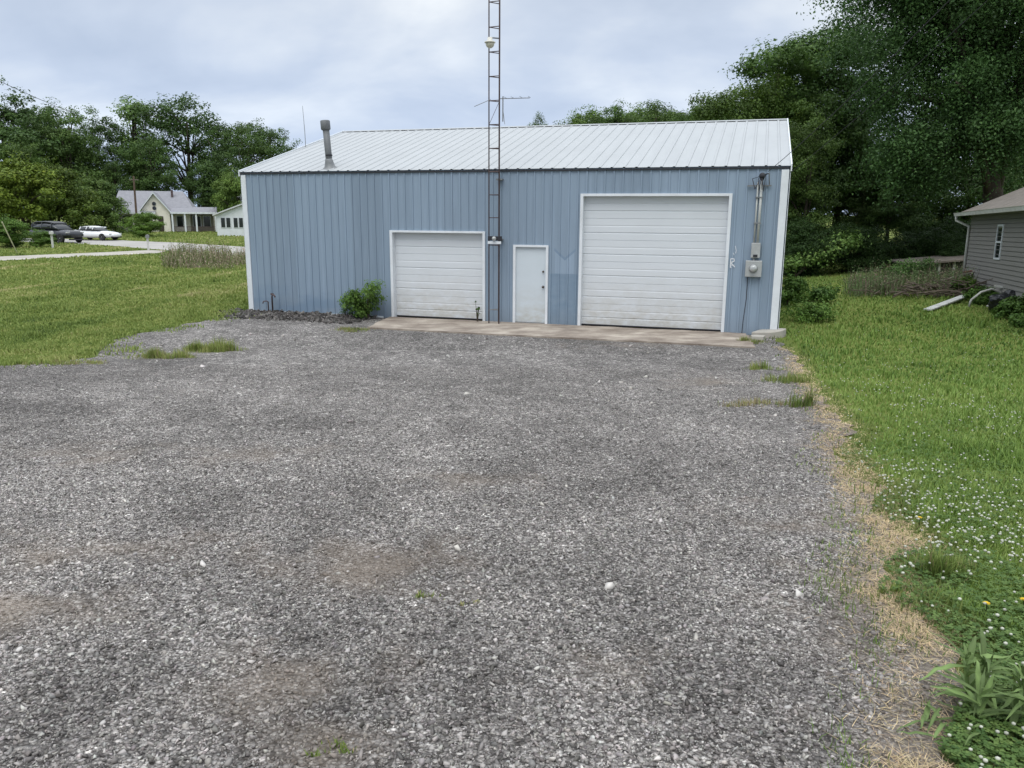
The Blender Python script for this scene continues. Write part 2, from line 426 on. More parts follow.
# faded bluer overspray low on the left bay
ov = nt.math('MULTIPLY', nt.ramp(nt.noise(nt.mapping(co, (.6, .6, 1.2)), 1.4, 4), [(.45, 0.), (.6, 1.)]), nt.math('MULTIPLY', nt.ramp(Z, [(.35, 1.), (1., 0.)]), nt.ramp(nt.math('DIVIDE', U, 5.), [(.5, 1.), (.75, 0.)])))
base = nt.mix(nt.math('MULTIPLY', ov, .5), base, (.14, .22, .32))
nt.l.new(base, b.inputs['Base Color']); b.inputs['Roughness'].default_value = .5; b.inputs['Specular IOR Level'].default_value = .35
M_BLUE = m
m, nt, b = newmat('white_roof_steel')
co = nt.N('ShaderNodeTexCoord').outputs['Object']
c = nt.mix(nt.noise(nt.mapping(co, (3, .4, 1)), 1.2, 5, .6), (.345, .362, .368), (.43, .448, .455))
c = nt.mix(nt.math('MULTIPLY', nt.ramp(nt.noise(co, .9, 6, .7), [(.5, 0.), (.75, 1.)]), .35), c, (.32, .335, .34))
nt.l.new(c, b.inputs['Base Color']); b.inputs['Roughness'].default_value = .5; b.inputs['Specular IOR Level'].default_value = .3
M_ROOF = m
def door_mat(name, col, zt):
    m, nt, b = newmat(name)
    co = nt.N('ShaderNodeTexCoord').outputs['Object']
    s3 = nt.N('ShaderNodeSeparateXYZ'); nt.l.new(co, s3.inputs[0])
    c = nt.mix(nt.noise(nt.mapping(co, (1, 1, 2.5)), 1.3, 5, .6), [x*.9 for x in col], col)
    d = nt.math('MULTIPLY', nt.ramp(nt.math('DIVIDE', s3.outputs[2], zt), [(.0, 1.), (.28, .35), (.6, 0.)]), nt.ramp(nt.noise(nt.mapping(co, (2.5, 2.5, 5)), 1.2, 6, .7), [(.33, 0.), (.66, 1.)]))
    c = nt.mix(nt.math('MULTIPLY', d, .8), c, (.40, .37, .30))
    nt.l.new(c, b.inputs['Base Color']); b.inputs['Roughness'].default_value = .5
    return m
M_WHITE = mat('white_trim_paint', (.70, .73, .755), .5, var=.08, vs=2, dirt=(.5, .5, .48), dirt_amt=.3)
M_GDOOR = door_mat('white_garage_door_paint', (.66, .69, .715), 2.6)
M_EDOOR = door_mat('white_entry_door_paint', (.60, .66, .70), 2.0)
M_DARK = mat('dark_gap', (.03, .03, .035), .8)
M_GALV = mat('weathered_galvanized_steel', (.22, .228, .232), .55, .3, var=.25, vs=4)
M_GREY = mat('grey_meter_paint', (.42, .43, .42), .5, .3, var=.15, vs=6)
M_RUST = mat('rusty_tower_steel', (.105, .075, .072), .75, .3, var=.45, vs=4, bump=.2)
M_BRASS = mat('worn_knob_metal', (.12, .1, .085), .4, .8)

bld = thing('metal_building', 'blue ribbed metal garage building with white roof and two white garage doors', 'building', tuple(o_), BYAW)
PIT = .2286
def profile(L, pit=PIT, rw=.036, sw=.008, h=.022, off=.07):
    P = [(0., 0.)]; u = off
    while u+rw+2*sw < L:
        P += [(u, 0.), (u+sw, h), (u+sw+rw, h), (u+2*sw+rw, 0.)]; u += pit
    P.append((L, 0.)); return P
def prof_at(P, u):
    for (a, ha), (c, hc) in zip(P, P[1:]):
        if a <= u <= c: return ha if c == a else ha+(hc-ha)*(u-a)/(c-a)
    return 0
def wall(L, ztop, openings, place, extra=()):
    P = profile(L); us = sorted(set([round(p[0], 4) for p in P]+[q for o in openings for q in (o[0], o[1])]+list(extra)))
    mb = MB()
    for a, c in zip(us, us[1:]):
        mid = (a+c)/2; segs = [(0., None)]
        for (u0, u1, z1) in openings:
            if u0 < mid < u1: segs = [(z1, None)]
        for z0, _ in segs:
            ha, hc = prof_at(P, a), prof_at(P, c)
            mb.add([place(a, ha, z0), place(c, hc, z0), place(c, hc, ztop(c)), place(a, ha, ztop(a))], [(0, 1, 2, 3)])
    return mb
SD = (4.74, 7.37, 2.385); ED = (8.29, 9.115, 2.05); LD = (10.075, 13.645, 3.345)
wall(W, lambda u: EH, [SD, ED, LD], lambda u, h, z: (u, -h, z)).build('front_wall', M_BLUE, bld)
D2 = 2*RD
gz = lambda v: EH+(RZ-EH)*(1-abs(v-RD)/RD)
wall(D2, lambda v: gz(v)-.02, [], lambda v, h, z: (W+h, v, z), (RD,)).build('side_wall', M_BLUE, bld)
wall(D2, lambda v: gz(v)-.02, [], lambda v, h, z: (-h, v, z), (RD,)).build('side_wall', M_BLUE, bld)
wall(W, lambda u: EH, [], lambda u, h, z: (u, D2+h, z)).build('rear_wall', M_BLUE, bld)
# roof: two ribbed slopes as one skin
def roofskin():
    P = profile(W+.06, .305, .045, .012, .017, .1); mb = MB()
    sl = Vector((0, RD, RZ-EH)).normalized(); nr = Vector((0, -sl.z, sl.y))
    ov = .05
    for side in (0, 1):
        for (a, ha), (c, hc) in zip(P, P[1:]):
            if c-a < 1e-6: continue
            def pt(u, h, t):
                y = -ov+(RD+ov)*t; z = EH-ov*(RZ-EH)/RD+(RZ-EH)*(1+ov/RD)*t
                y += -sl.z*h; z += sl.y*h+.02
                return (u-.03, y if side == 0 else D2-y, z)
            mb.add([pt(a, ha, 0), pt(c, hc, 0), pt(c, hc, 1), pt(a, ha, 1)], [(0, 1, 2, 3)])
    return mb
roof = roofskin().build('roof', M_ROOF, bld)
rc = MB()
for s in (-1, 1):
    rc.ext([(-.04, RD, RZ+.052), (-.04, RD+s*.15, RZ+.052-.15*.281), (-.04, RD+s*.15, RZ+.044-.15*.281), (-.04, RD, RZ+.044)], (W+.08, 0, 0))
rc.build('ridge_cap', M_ROOF, bld)
for xg in (-.06, W+.03):
    rt = MB()
    for s in (0, 1):
        y0 = -.055 if s == 0 else D2+.055
        z0 = EH-.055*.281
        rt.ext([(xg, y0, z0-.10), (xg, y0, z0+.062), (xg, RD, RZ+.062), (xg, RD, RZ-.10)], (.03, 0, 0))
    rt.build('rake_trim', M_WHITE, bld)
ec = MB(); ec.box((.0, -.045, EH-.055), (W, -.026, EH-.02)); ec.build('eave_dark_strip', M_DARK, bld)  # dark strip along the wall top beneath the roof edge
for (u0, u1, zb) in ((-.0, .15, .0), (W-.165, W+.004, .17)):
    t = MB(); t.box((u0, -.036, zb), (u1, .0, EH-.08))
    if u0 < 1: t.box((-.04, .002, zb), (-.028, .15, EH-.08))
    else: t.box((W+.026, .002, zb), (W+.04, .15, EH-.08))
    t.build('corner_trim', M_WHITE, bld, bevel=.006)
t = MB(); t.box((.15, -.05, .0), (4.4, -.024, .055)); t.build('base_trim', M_WHITE, bld)

def garage_door(u0, u1, z1, nsec, fw, f0, f1, fz):
    rec = .14
    mb = MB(); zb = .075; hs = (z1-zb)/nsec
    for k in range(nsec):      # each section: raised pan with two pressed grooves
        za, zc_ = zb+k*hs, zb+(k+1)*hs
        prof = [(0, .012), (.012, .0), (.30, 0), (.325, .016), (.345, .016), (.37, 0), (.62, .0), (.66, .006), (.70, 0), (.985, 0), (1, .012)]
        pts = [(rec+d, za+t*hs) for t, d in prof]
        for (d0, y0), (d1, y1) in zip(pts, pts[1:]):
            mb.add([(u0, d0, y0), (u1, d0, y0), (u1, d1, y1), (u0, d1, y1)], [(0, 1, 2, 3)])
    d = mb.build('garage_door', M_GDOOR, bld)
    fr = MB()
    fr.box((f0, -.045, .0), (u0, -.0, fz)); fr.box((u1, -.045, .0), (f1, 0, fz)); fr.box((u0, -.045, z1), (u1, 0, fz))
    fr.box((u0-.03, .001, .0), (u0, rec+.05, z1)); fr.box((u1, .001, 0), (u1+.03, rec+.05, z1)); fr.box((u0-.03, .001, z1), (u1+.03, rec+.05, z1+.03))
    fr.build('door_frame', M_WHITE, d, bevel=.004)
    s = MB(); s.box((u0, rec-.01, .052), (u1, rec+.03, zb)); s.build('bottom_seal', M_DARK, d)
    return d
garage_door(SD[0], SD[1], SD[2], 4, .07, 4.66, 7.44, 2.44)
garage_door(LD[0], LD[1], LD[2], 6, .07, 10.0, 13.72, 3.41)
mb = MB(); mb.box((ED[0], .03, .07), (ED[1], .07, ED[2])); ed = mb.build('entry_door', M_EDOOR, bld)
fr = MB(); fr.box((8.222, -.04, .0), (ED[0], 0, 2.105)); fr.box((ED[1], -.04, 0), (9.182, 0, 2.105)); fr.box((ED[0], -.04, ED[2]), (ED[1], 0, 2.105))
fr.box((ED[0]-.03, .001, 0), (ED[0], .1, ED[2])); fr.box((ED[1], .001, 0), (ED[1]+.03, .1, ED[2])); fr.box((ED[0]-.03, .001, ED[2]), (ED[1]+.03, .1, ED[2]+.03))
fr.build('door_frame', M_WHITE, ed, bevel=.004)
th = MB(); th.box((ED[0], -.03, .051), (ED[1], .028, .068)); th.build('threshold', M_GALV, ed)
rotx = Matrix.Rotation(R(90), 4, 'X')
for zz, nm, rr in ((1.02, 'door_knob', .03), (1.42, 'deadbolt', .024)):
    k = MB(); k.lathe([(rr*1.1, 0), (rr*1.1, .008), (rr*.45, .012), (rr*.5, .03), (rr, .042), (rr*.9, .06), (rr*.4, .067)], 14, Matrix.Translation((ED[1]-.075, .03, zz)) @ rotx)
    k.build(nm, M_BRASS, ed, smooth=True)

# electrical service on the front wall
SV = -.03
M_COND = mat('pale_conduit', (.50, .51, .48), .6, .1, var=.15, vs=4)
sd_ = MB(); sd_.box((14.235, SV-.12, 1.895), (14.445, SV, 2.25)); bx1 = sd_.build('breaker_box', M_GREY, bld, bevel=.01)
t = MB(); t.box((14.29, SV-.134, 1.915), (14.39, SV-.121, 1.975)); t.build('latch', M_DARK, bx1)
mt = MB(); mt.box((14.13, SV-.13, 1.44), (14.51, SV, 1.83)); mtb = mt.build('meter_box', M_GREY, bld, bevel=.012)
MT = Matrix.Translation((14.315, SV-.132, 1.645)) @ rotx
g = MB(); g.lathe([(.092, 0), (.092, .02), (.08, .022), (.08, .075), (.07, .10), (.045, .112), (.01, .115)], 20, MT)
g.build('meter_glass', mat('meter_glass', (.45, .46, .45), .12, .2, var=.1), mtb, smooth=True)
g = MB(); g.lathe([(.1, 0), (.104, .01), (.095, .02)], 20, MT); g.build('meter_ring', M_GALV, mtb, smooth=True)
c = MB(); c.tube([(14.31, SV-.06, 1.83), (14.31, SV-.06, 1.9)], .03, 10); c.build('conduit_nipple', M_GALV, bld)
c = MB(); c.tube([(14.37, SV-.05, 2.25), (14.37, SV-.05, 3.72)], .03, 10); cd1 = c.build('conduit', M_COND, bld, smooth=True)
c = MB(); c.tube([(14.29, SV-.04, 2.25), (14.29, SV-.04, 3.66)], .02, 8); c.build('conduit', M_COND, bld, smooth=True)
for zz in (2.7, 3.3):
    c = MB(); c.box((14.25, SV-.085, zz), (14.42, SV-.005, zz+.03)); c.build('strap', M_GALV, cd1)
wh = MB(); wh.tube([(14.37, SV-.05, 3.72), (14.37, SV-.09, 3.80), (14.37, SV-.19, 3.81), (14.37, SV-.24, 3.76)], [.04, .065, .07, .05], 12); whd = wh.build('weatherhead', M_DARK, bld, smooth=True)
lp = MB()
for k in range(5):
    a = random.uniform(-.16, .16); dz = random.uniform(-.18, -.05)
    lp.tube([(14.37+a*.1, SV-.22, 3.76), (14.37+a*.6, SV-.34, 3.66+dz*.4), (14.37+a, SV-.25, 3.62+dz), (14.37+a*1.5, SV-.1, 3.74), (14.42+.03*k, SV-.16, 3.86)], .007, 5)
lp.build('drip_loops', M_DARK, whd)
br = MB(); br.box((14.05, SV-.04, 3.57), (14.6, SV-.01, 3.6)); br.tube([(14.55, SV-.02, 3.58), (14.52, SV-.18, 3.86)], .012, 6); br.build('wire_bracket', M_GALV, bld)
c = MB(); c.tube([(14.2, SV-.01, 1.44), (14.2, SV-.012, .9), (14.16, SV-.012, .35), (14.15, SV-.02, .02)], .009, 6); c.build('ground_wire', M_DARK, bld)
# white scrawl of paint on the wall beside the large door
pm = MB()
def stroke(pts, wd=.014):
    for (a, c), (d, e) in zip(pts, pts[1:]):
        L = math.hypot(d-a, e-c); nx_, nz_ = -(e-c)/L*wd/2, (d-a)/L*wd/2
        pm.ext([(a+nx_, -.0245, c+nz_), (a-nx_, -.0245, c-nz_), (d-nx_, -.0245, e-nz_), (d+nx_, -.0245, e+nz_)], (0, -.002, 0))
stroke([(13.775, 1.66), (13.775, 1.86), (13.85, 1.86), (13.86, 1.80), (13.775, 1.765), (13.88, 1.66)], .022)
stroke([(13.80, 1.70), (13.86, 1.71)], .02); stroke([(13.77, 1.64), (13.80, 1.66)], .02)
stroke([(13.86, 2.17), (13.89, 2.06), (13.88, 1.99)], .012); stroke([(13.82, 2.0), (13.85, 1.95)], .012)
pm.build('paint_mark', mat('white_spray_paint', (.72, .74, .76), .7), bld)
# vent stack with flashing and cap
M_PIPE = mat('sooty_pipe_steel', (.15, .157, .162), .6, .2, var=.25, vs=4)
vp = MB(); vp.tube([(2.70, .32, 4.03), (2.667, .31, 4.6), (2.633, .30, 5.18)], .092, 18); pipe = vp.build('vent_pipe', M_PIPE, bld, smooth=True)
t = MB(); t.lathe([(.11, 0), (.135, .03), (.135, .24), (.12, .26), (.02, .27)], 18, Matrix.Translation((2.63, .30, 5.16)) @ Matrix.Rotation(R(-4), 4, 'Y')); t.build('cap', M_PIPE, pipe, smooth=True)
t = MB(); t.lathe([(.32, -.03), (.23, .01), (.15, .06), (.12, .18), (.1, .27), (.09, .28)], 18, Matrix.Translation((2.70, .33, 4.12)) @ Matrix.Rotation(R(14), 4, 'X')); t.build('flashing', M_GALV, pipe, smooth=True)
t = MB(); t.tube([(2.684, .314, 4.46), (2.682, .313, 4.50)], .1, 18); t.build('clamp_band', M_DARK, pipe)
t = MB(); t.tube([(.32, 4.3, 5.15), (.32, 4.3, 5.50)], .065, 12); t.build('vent_pipe', M_DARK, bld, smooth=True)
t = MB(); t.tube([(.03, 3.5, 4.9), (.02, 3.5, 5.5), (-.02, 3.5, 6.3)], [.012, .01, .006], 6); t.build('whip_antenna', M_GALV, bld)

# pavement apron in front of the doors
ap = [w2loc(-3.72, 19.78), w2loc(5.40, 17.12), (14.25, -.01), (4.62, -.01)]
apd = densify(ap, .25, .04, 21)
m, nt, b = newmat('stained_concrete')
co = nt.N('ShaderNodeTexCoord').outputs['Object']
c = nt.mix(nt.ramp(nt.noise(co, 1.1, 6, .65), [(.35, 0.), (.65, 1.)]), (.20, .16, .125), (.46, .40, .33))
c = nt.mix(nt.math('MULTIPLY', nt.ramp(nt.noise(nt.mapping(co, (.7, 2, 1)), 1.6, 6, .7), [(.45, 0.), (.62, 1.)]), .7), c, (.16, .125, .10))
c = nt.mix(nt.math('MULTIPLY', nt.ramp(nt.noise(co, 40, 3), [(.55, 0.), (.7, 1.)]), .25), c, (.55, .52, .47))
nt.l.new(c, b.inputs['Base Color']); b.inputs['Roughness'].default_value = .9
bn = nt.N('ShaderNodeBump', inp={'Strength': .4, 'Distance': .01, 'Height': nt.noise(co, 25, 5)}); nt.l.new(bn.outputs[0], b.inputs['Normal'])
mb = MB(); P3 = [loc2w(u, v) for u, v in apd]
mb.ext([(p.x, p.y, -.1) for p in P3], (0, 0, .15)); tag(mb.build('pavement', m), kind='structure')
# cracked slab block under right corner
mb = MB(); c0 = loc2w(14.72, -.15)
pts = [(-.34, -.22), (.1, -.28), (.38, -.02), (.48, .28), (.16, .4), (-.16, .12)]
mb.ext([(x, y, -.08) for x, y in pts], (0, 0, .24))
tag(mb.build('concrete_block', M_CONC, loc=(c0.x, c0.y, 0), rot=(R(2), R(-3), BYAW), bevel=.02), 'broken grey concrete block under the right corner of the blue building', 'concrete block')
mb = MB(); c1 = loc2w(14.5, -1.0)
mb.ext([(-.16, -.1, 0), (.1, -.14, 0), (.2, .05, 0), (.02, .14, 0), (-.14, .06, 0)], (.02, .01, .14)); tag(mb.build('concrete_rubble', M_CONC, loc=(c1.x, c1.y, T(c1.x, c1.y)), bevel=.012), 'small chunk of broken concrete in front of the corner block', 'rubble')

# hydrant pipes by the left bay
h0 = loc2w(.93, -.22)
hy = thing('yard_hydrant', 'dark rusty water spigot standing against the lower left wall', 'spigot', tuple(h0), BYAW)
t = MB(); t.tube([(.0, 0, -.05), (.0, 0, .5), (.03, -.02, .55), (.12, -.06, .55), (.16, -.08, .50)], .022, 8); t.build('riser', M_RUST, hy, smooth=True)
t = MB(); t.tube([(-.14, 0, -.05), (-.14, 0, .34), (-.16, -.03, .37), (-.24, -.08, .36), (-.26, -.09, .3)], .018, 8); t.build('spout', M_RUST, hy, smooth=True)
t = MB(); t.box((-.03, -.02, .55), (.05, .02, .6)); t.build('handle', M_RUST, hy)

# ------------------------------------------------------------------ tower
tw = loc2w(7.82, -.34)
tower = thing('lattice_tower', 'slender rusty triangular lattice antenna mast beside the small garage door', 'antenna mast', (tw.x, tw.y, .05), BYAW)
TH = 15.5; S = .145
legs = [(-S, -.06), (S, -.10), (S*.35, .17)]
for i, (x, y) in enumerate(legs):
    t = MB(); t.tube([(x, y, .0), (x, y, TH*.5), (x*.95, y*.95, TH)], .0165 if i != 1 else .019, 7); t.build('leg', M_RUST, tower, smooth=True)
zz = 2.75; k = 0
zs = [.36, 2.05]
while zz < TH: zs.append(zz); zz += .575
for k, z in enumerate(zs):
    t = MB()
    for i in range(3):
        a, c = legs[i], legs[(i+1) % 3]
        t.tube([(a[0], a[1], z), (c[0], c[1], z)], .0115, 6)
    t.build('rung', M_RUST if k != 0 else M_GALV, tower)
for k in range(len(zs)-2):
    if k % 6 == 4:
        t = MB(); t.tube([(legs[0][0], legs[0][1], zs[k+2]), (legs[2][0], legs[2][1], zs[k+2]+.575)], .006, 5); t.build('brace', M_RUST, tower)
t = MB(); t.box((-S-.01, -.13, 2.17), (S+.08, -.09, 2.28)); pl = t.build('mounting_plate', M_DARK, tower, bevel=.006)
t = MB(); t.box((-S-.01, -.14, 2.08), (S+.06, -.10, 2.15)); t.build('bracket', M_WHITE, tower, bevel=.006)
t = MB(); t.lathe([(.05, 0), (.06, .04), (.035, .09)], 12, Matrix.Translation((.03, -.13, 2.22)) @ rotx); t.build('lamp', M_GREY, pl, smooth=True)
for zt_ in (2.17, 3.7):
    t = MB(); t.box((-.03, .17, zt_), (.13, .32, zt_+.04)); t.build('wall_tie', M_GALV, tower)
# dusk-to-dawn yard light
yl = MB(); LZ = 6.95
MTY = Matrix.Translation((-.06, -.24, LZ)) @ Matrix.Scale(.8, 4)
yl.lathe([(.05, .16), (.075, .15), (.08, .06), (.165, .03), (.17, .0), (.14, -.01)], 18, MTY); yo = yl.build('yard_light', mat('cream_lamp_housing', (.62, .60, .53), .5), tower, smooth=True)
t = MB(); t.lathe([(.135, -.012), (.13, -.06), (.10, -.12), (.05, -.15), (.01, -.155)], 18, MTY); t.build('lens', mat('yellowed_lamp_lens', (.55, .52, .42), .3), yo, smooth=True)
t = MB(); t.tube([(-.06, -.22, LZ+.12), (.0, -.08, LZ+.14), (.1, .0, LZ+.14)], .018, 6); t.build('arm', M_GALV, yo)
# small yagi antenna
an = MB(); AZ = 5.66
an.tube([(S, -.1, AZ), (.95, -.18, AZ-.02)], .010, 6); an.tube([(S+.09, -.1, AZ+.05), (S+.09, -.1, AZ-.55)], .016, 6)
for k, L in ((.32, .34), (.5, .3), (.72, .26), (.93, .22)): an.tube([(k, -.14-L/2, AZ+.01), (k, -.14+L/2, AZ+.01)], .005, 5)
an.tube([(-.02, -.3, AZ-.04), (-.38, -.5, AZ-.22)], .008, 5); an.tube([(S+.09, -.1, AZ-.25), (S+.16, -.16, AZ-.62)], .007, 5)
an.build('antenna', M_GALV, tower)

# service drop: two wires from weatherhead to a pole behind the camera
wA = loc2w(14.5, -.2, 3.9); wdir = Vector((4.9, 10, 5.42))-Vector((6.1, 19.2, 3.95))
for off, lab in ((0, 'thin black service wire rising from the weatherhead across the white roof'), (.45, 'second black service wire leaving the right corner toward the big tree')):
    A = wA+Vector((off*1.1, -.15*off, -.05*off)); B = A+wdir*2.6+Vector((-.3*off, 0, off*.4))
    t = MB(); pts = [A.lerp(B, k/14)-Vector((0, 0, .35*(1-(2*k/14-1)**2))) for k in range(15)]
    t.tube(pts, .007 if off == 0 else .005, 6); tag(t.build('service_wire', M_DARK), lab, 'wire', 'service wires')

# ------------------------------------------------------------------ foliage generators
M_LEAF = foliage_mat('leaf', .28)
M_BARK = mat('bark', (.075, .058, .045), .95, var=.4, vs=3, bump=.6, bs=18)
GREENS = np.array([(.028, .058, .016), (.044, .088, .022), (.070, .122, .030), (.110, .165, .044)])
def leafs(Cn, size, nrm, rng, col, flat=.0, asp=.55, jit=.45):
    """diamond leaf faces at centres Cn, size per leaf, preferred normals nrm"""
    n = len(Cn)
    nn = nrm+rng.normal(size=(n, 3))*jit; nn /= np.linalg.norm(nn, axis=1)[:, None]+1e-9
    a = rng.normal(size=(n, 3)); a -= nn*np.sum(a*nn, 1)[:, None]; a /= np.linalg.norm(a, axis=1)[:, None]+1e-9
    b_ = np.cross(nn, a); s = size[:, None]
    V = np.stack([Cn-a*s*.5, Cn+b_*s*asp*.5+nn*s*.06, Cn+a*s*.5-nn*s*.10, Cn-b_*s*asp*.5+nn*s*.06], 1)
    F = np.arange(n*4).reshape(n, 4)
    return V.reshape(-1, 3), F, np.repeat(col, 4, 0)
def leafcol(rng, n, bias=0., spread=.15, pal=GREENS):
    t = np.clip(rng.normal(.42+bias, spread, n), 0, .999)*(len(pal)-1)
    i = t.astype(int); f = (t-i)[:, None]
    return pal[i]*(1-f)+pal[np.minimum(i+1, len(pal)-1)]*f
def crown(seed, lobes, nclump, per, cr_, leaf, shell=.62, flat=.6, bias=0., droop=0., nb=0, CR=2.):
    rng = np.random.default_rng(seed)
    L = np.array(lobes, float); wgt = (L[:, 3]*L[:, 4]*L[:, 5])**.6; wgt /= wgt.sum()
    li = rng.choice(len(L), nclump, p=wgt)
    d = rng.normal(size=(nclump, 3)); d /= np.linalg.norm(d, axis=1)[:, None]
    r = shell+(1-shell)*rng.random(nclump)**.6
    r *= 1+.22*(rng.random(nclump)-.5)
    cc = L[li, :3]+d*L[li, 3:6]*r[:, None]
    csz = cr_*rng.uniform(.55, 1.35, nclump)
    cb = rng.normal(0, .10, nclump)
    if nb:      # leaf clumps gathered into boughs
        ob = rng.integers(0, nb, nclump); g0 = rng.normal(size=(nclump, 3)); g0 /= np.linalg.norm(g0, axis=1)[:, None]
        q0 = g0*(rng.random(nclump)**.45)[:, None]*(1+.3*rng.random((nclump, 1)))*CR*rng.uniform(.6, 1.25, nb)[ob][:, None]; q0[:, 2] *= .6
        cc = cc[ob]+q0; d = d[ob]*.4+g0*.6
        cb = (rng.normal(0, .17, nb)[ob]+rng.normal(0, .07, nclump)).clip(-.4, .5)
        csz *= .8
    idx = np.repeat(np.arange(nclump), per)
    g = rng.normal(size=(len(idx), 3)); g /= np.linalg.norm(g, axis=1)[:, None]
    gd = g.copy(); g *= (rng.random(len(idx))**.42)[:, None]*(1+.25*rng.random((len(idx), 1))); g[:, 2] *= flat
    P = cc[idx]+g*csz[idx][:, None]
    if droop: P[:, 2] -= droop*np.abs(rng.normal(size=len(idx)))*csz[idx]
    nrm = d[idx]*.45+gd*.7+np.array([0, 0, .55])
    sz = leaf*rng.uniform(.6, 1.3, len(idx))
    cl = leafcol(rng, len(idx), bias)
    cl = cl*(1+cb[idx][:, None])
    return P, sz, nrm, cl, cc, rng
def tree_mesh(seed, lobes, nclump, per, cr_, leaf, trunk_h, trunk_r, base=(0, 0), nl=12, lean=(0, 0), jit=.5, **kw):
    P, sz, nrm, cl, cc, rng = crown(seed, lobes, nclump, per, cr_, leaf, **kw)
    V, F, C = leafs(P, sz, nrm, rng, cl, jit=jit)
    cm = npmesh('crown', V, F, M_LEAF, C)
    mb = MB(); top = max(l[2] for l in lobes)
    pts = [(base[0]+lean[0]*t+.15*math.sin(t*5+seed), base[1]+lean[1]*t+.15*math.cos(t*4+seed), top*t) for t in np.linspace(0, 1, 7)]
    pts[0] = (base[0], base[1], -.3)
    mb.tube(pts, [trunk_r*1.35]+[trunk_r*(1-.13*k) for k in range(1, 7)], 9)
    for k in rng.choice(len(cc), nl, replace=False):
        t = rng.uniform(.3, .9); q = Vector(pts[int(t*6)]); e = Vector(cc[k])
        if e.z < q.z-.5: q = Vector(pts[max(1, int(t*3))])
        m1 = q.lerp(e, .5)+Vector((0, 0, .12*(e-q).length)); r0 = trunk_r*.38
        mb.tube([q, m1, e], [r0, r0*.6, r0*.18], 6)
    me = bpy.data.meshes.new('trunk'); me.from_pydata(mb.v, [], mb.f); me.materials.append(M_BARK)
    me.polygons.foreach_set('use_smooth', [True]*len(me.polygons))
    return me, cm, float(np.percentile(V[:, 2], 99.7))
def rl(seed, n, H, Wd, z0):     # random overlapping lobes forming an uneven crown
    r = random.Random(seed); out = []
    for k in range(n):
        t = (k+.5)/n; zz_ = z0+(H-z0)*(.12+.78*t); rr = Wd*.5*(math.sin(math.pi*(.18+.72*t)))**.8
        a = r.uniform(0, 6.28); q = rr*r.uniform(.2, .62)
        s = rr*r.uniform(.42, .68)
        out.append((q*math.cos(a), q*math.sin(a), zz_+r.uniform(-.6, .6), s, s, s*r.uniform(.6, .9)))
    out.append((0, 0, z0+(H-z0)*.55, Wd*.3, Wd*.3, (H-z0)*.42))
    return out
TPL = {}
def tpl(key, *a, **k): TPL[key] = tree_mesh(*a, **k)
# far templates (about a hundred metres away)
tpl('round', 11, rl(1, 9, 16, 12, 2.5), 420, 56, 1.1, .30, 0, .34, bias=-.04, nb=58, CR=1.75)
tpl('round2', 12, rl(2, 10, 16, 11, 2.0), 420, 56, 1.05, .29, 0, .32, bias=.04, nb=54, CR=1.6)
tpl('oak', 13, [(-2.6, 0, 9, 2.6, 2.4, 2), (2.4, .5, 10, 2.8, 2.6, 2.2), (.2, 0, 13.4, 3.2, 3, 2.3), (3.8, 0, 7, 2.2, 2, 1.5), (-1.5, .5, 6, 3, 3, 1.8), (3.4, .4, 13.2, 1.8, 1.8, 1.5), (-3.6, 0, 12, 1.6, 1.6, 1.3)], 180, 70, 1.1, .32, 0, .36, nl=22, shell=.5, bias=-.1)
tpl('pale', 14, rl(5, 9, 16, 7, 2.), 210, 50, .95, .30, 0, .26, shell=.45, nl=18, bias=.2)
tpl('bush', 15, rl(8, 9, 6, 8, -.2), 340, 54, .7, .23, 0, .16, bias=.1, nb=50, CR=1.0)
# mid templates (thirty to sixty metres)
tpl('mid', 21, rl(11, 11, 13, 9.5, .5), 620, 80, .85, .18, 0, .24, bias=.05, nb=62, CR=1.35)
tpl('mid2', 22, rl(12, 11, 13, 8, .3), 620, 80, .8, .175, 0, .22, bias=.0, nb=55, CR=1.25)
tpl('low', 23, rl(13, 10, 5, 6.5, -.3), 460, 70, .6, .15, 0, .1, bias=-.02)
def place_tree(name, label, cat, px, top, Y, key, wide=1., tint=(1, 1, 1), group=None, rz=None, base=None):
    x, y, zt = at(px, top, Y); zg = T(x, y)-.1; tm, cm, H = TPL[key]
    s = (zt-zg)/H
    t = thing(name, label, cat, (x, y, zg), random.uniform(0, 6.28) if rz is None else rz, group)
    for nm, me in (('trunk', tm), ('crown', cm)):
        o = link(nm, me, t); o.scale = (s*wide, s*wide, s)
        if nm == 'crown': o.color = (*tint, 1)
    return t
GL = 'trees beyond the road on the left'
DK = (1.4, 1.32, 1.35); LT = (2.0, 1.75, 1.4); YL = (2.4, 1.85, 1.); MD = (1.75, 1.55, 1.4); PL = (2.3, 2.1, 2.4)
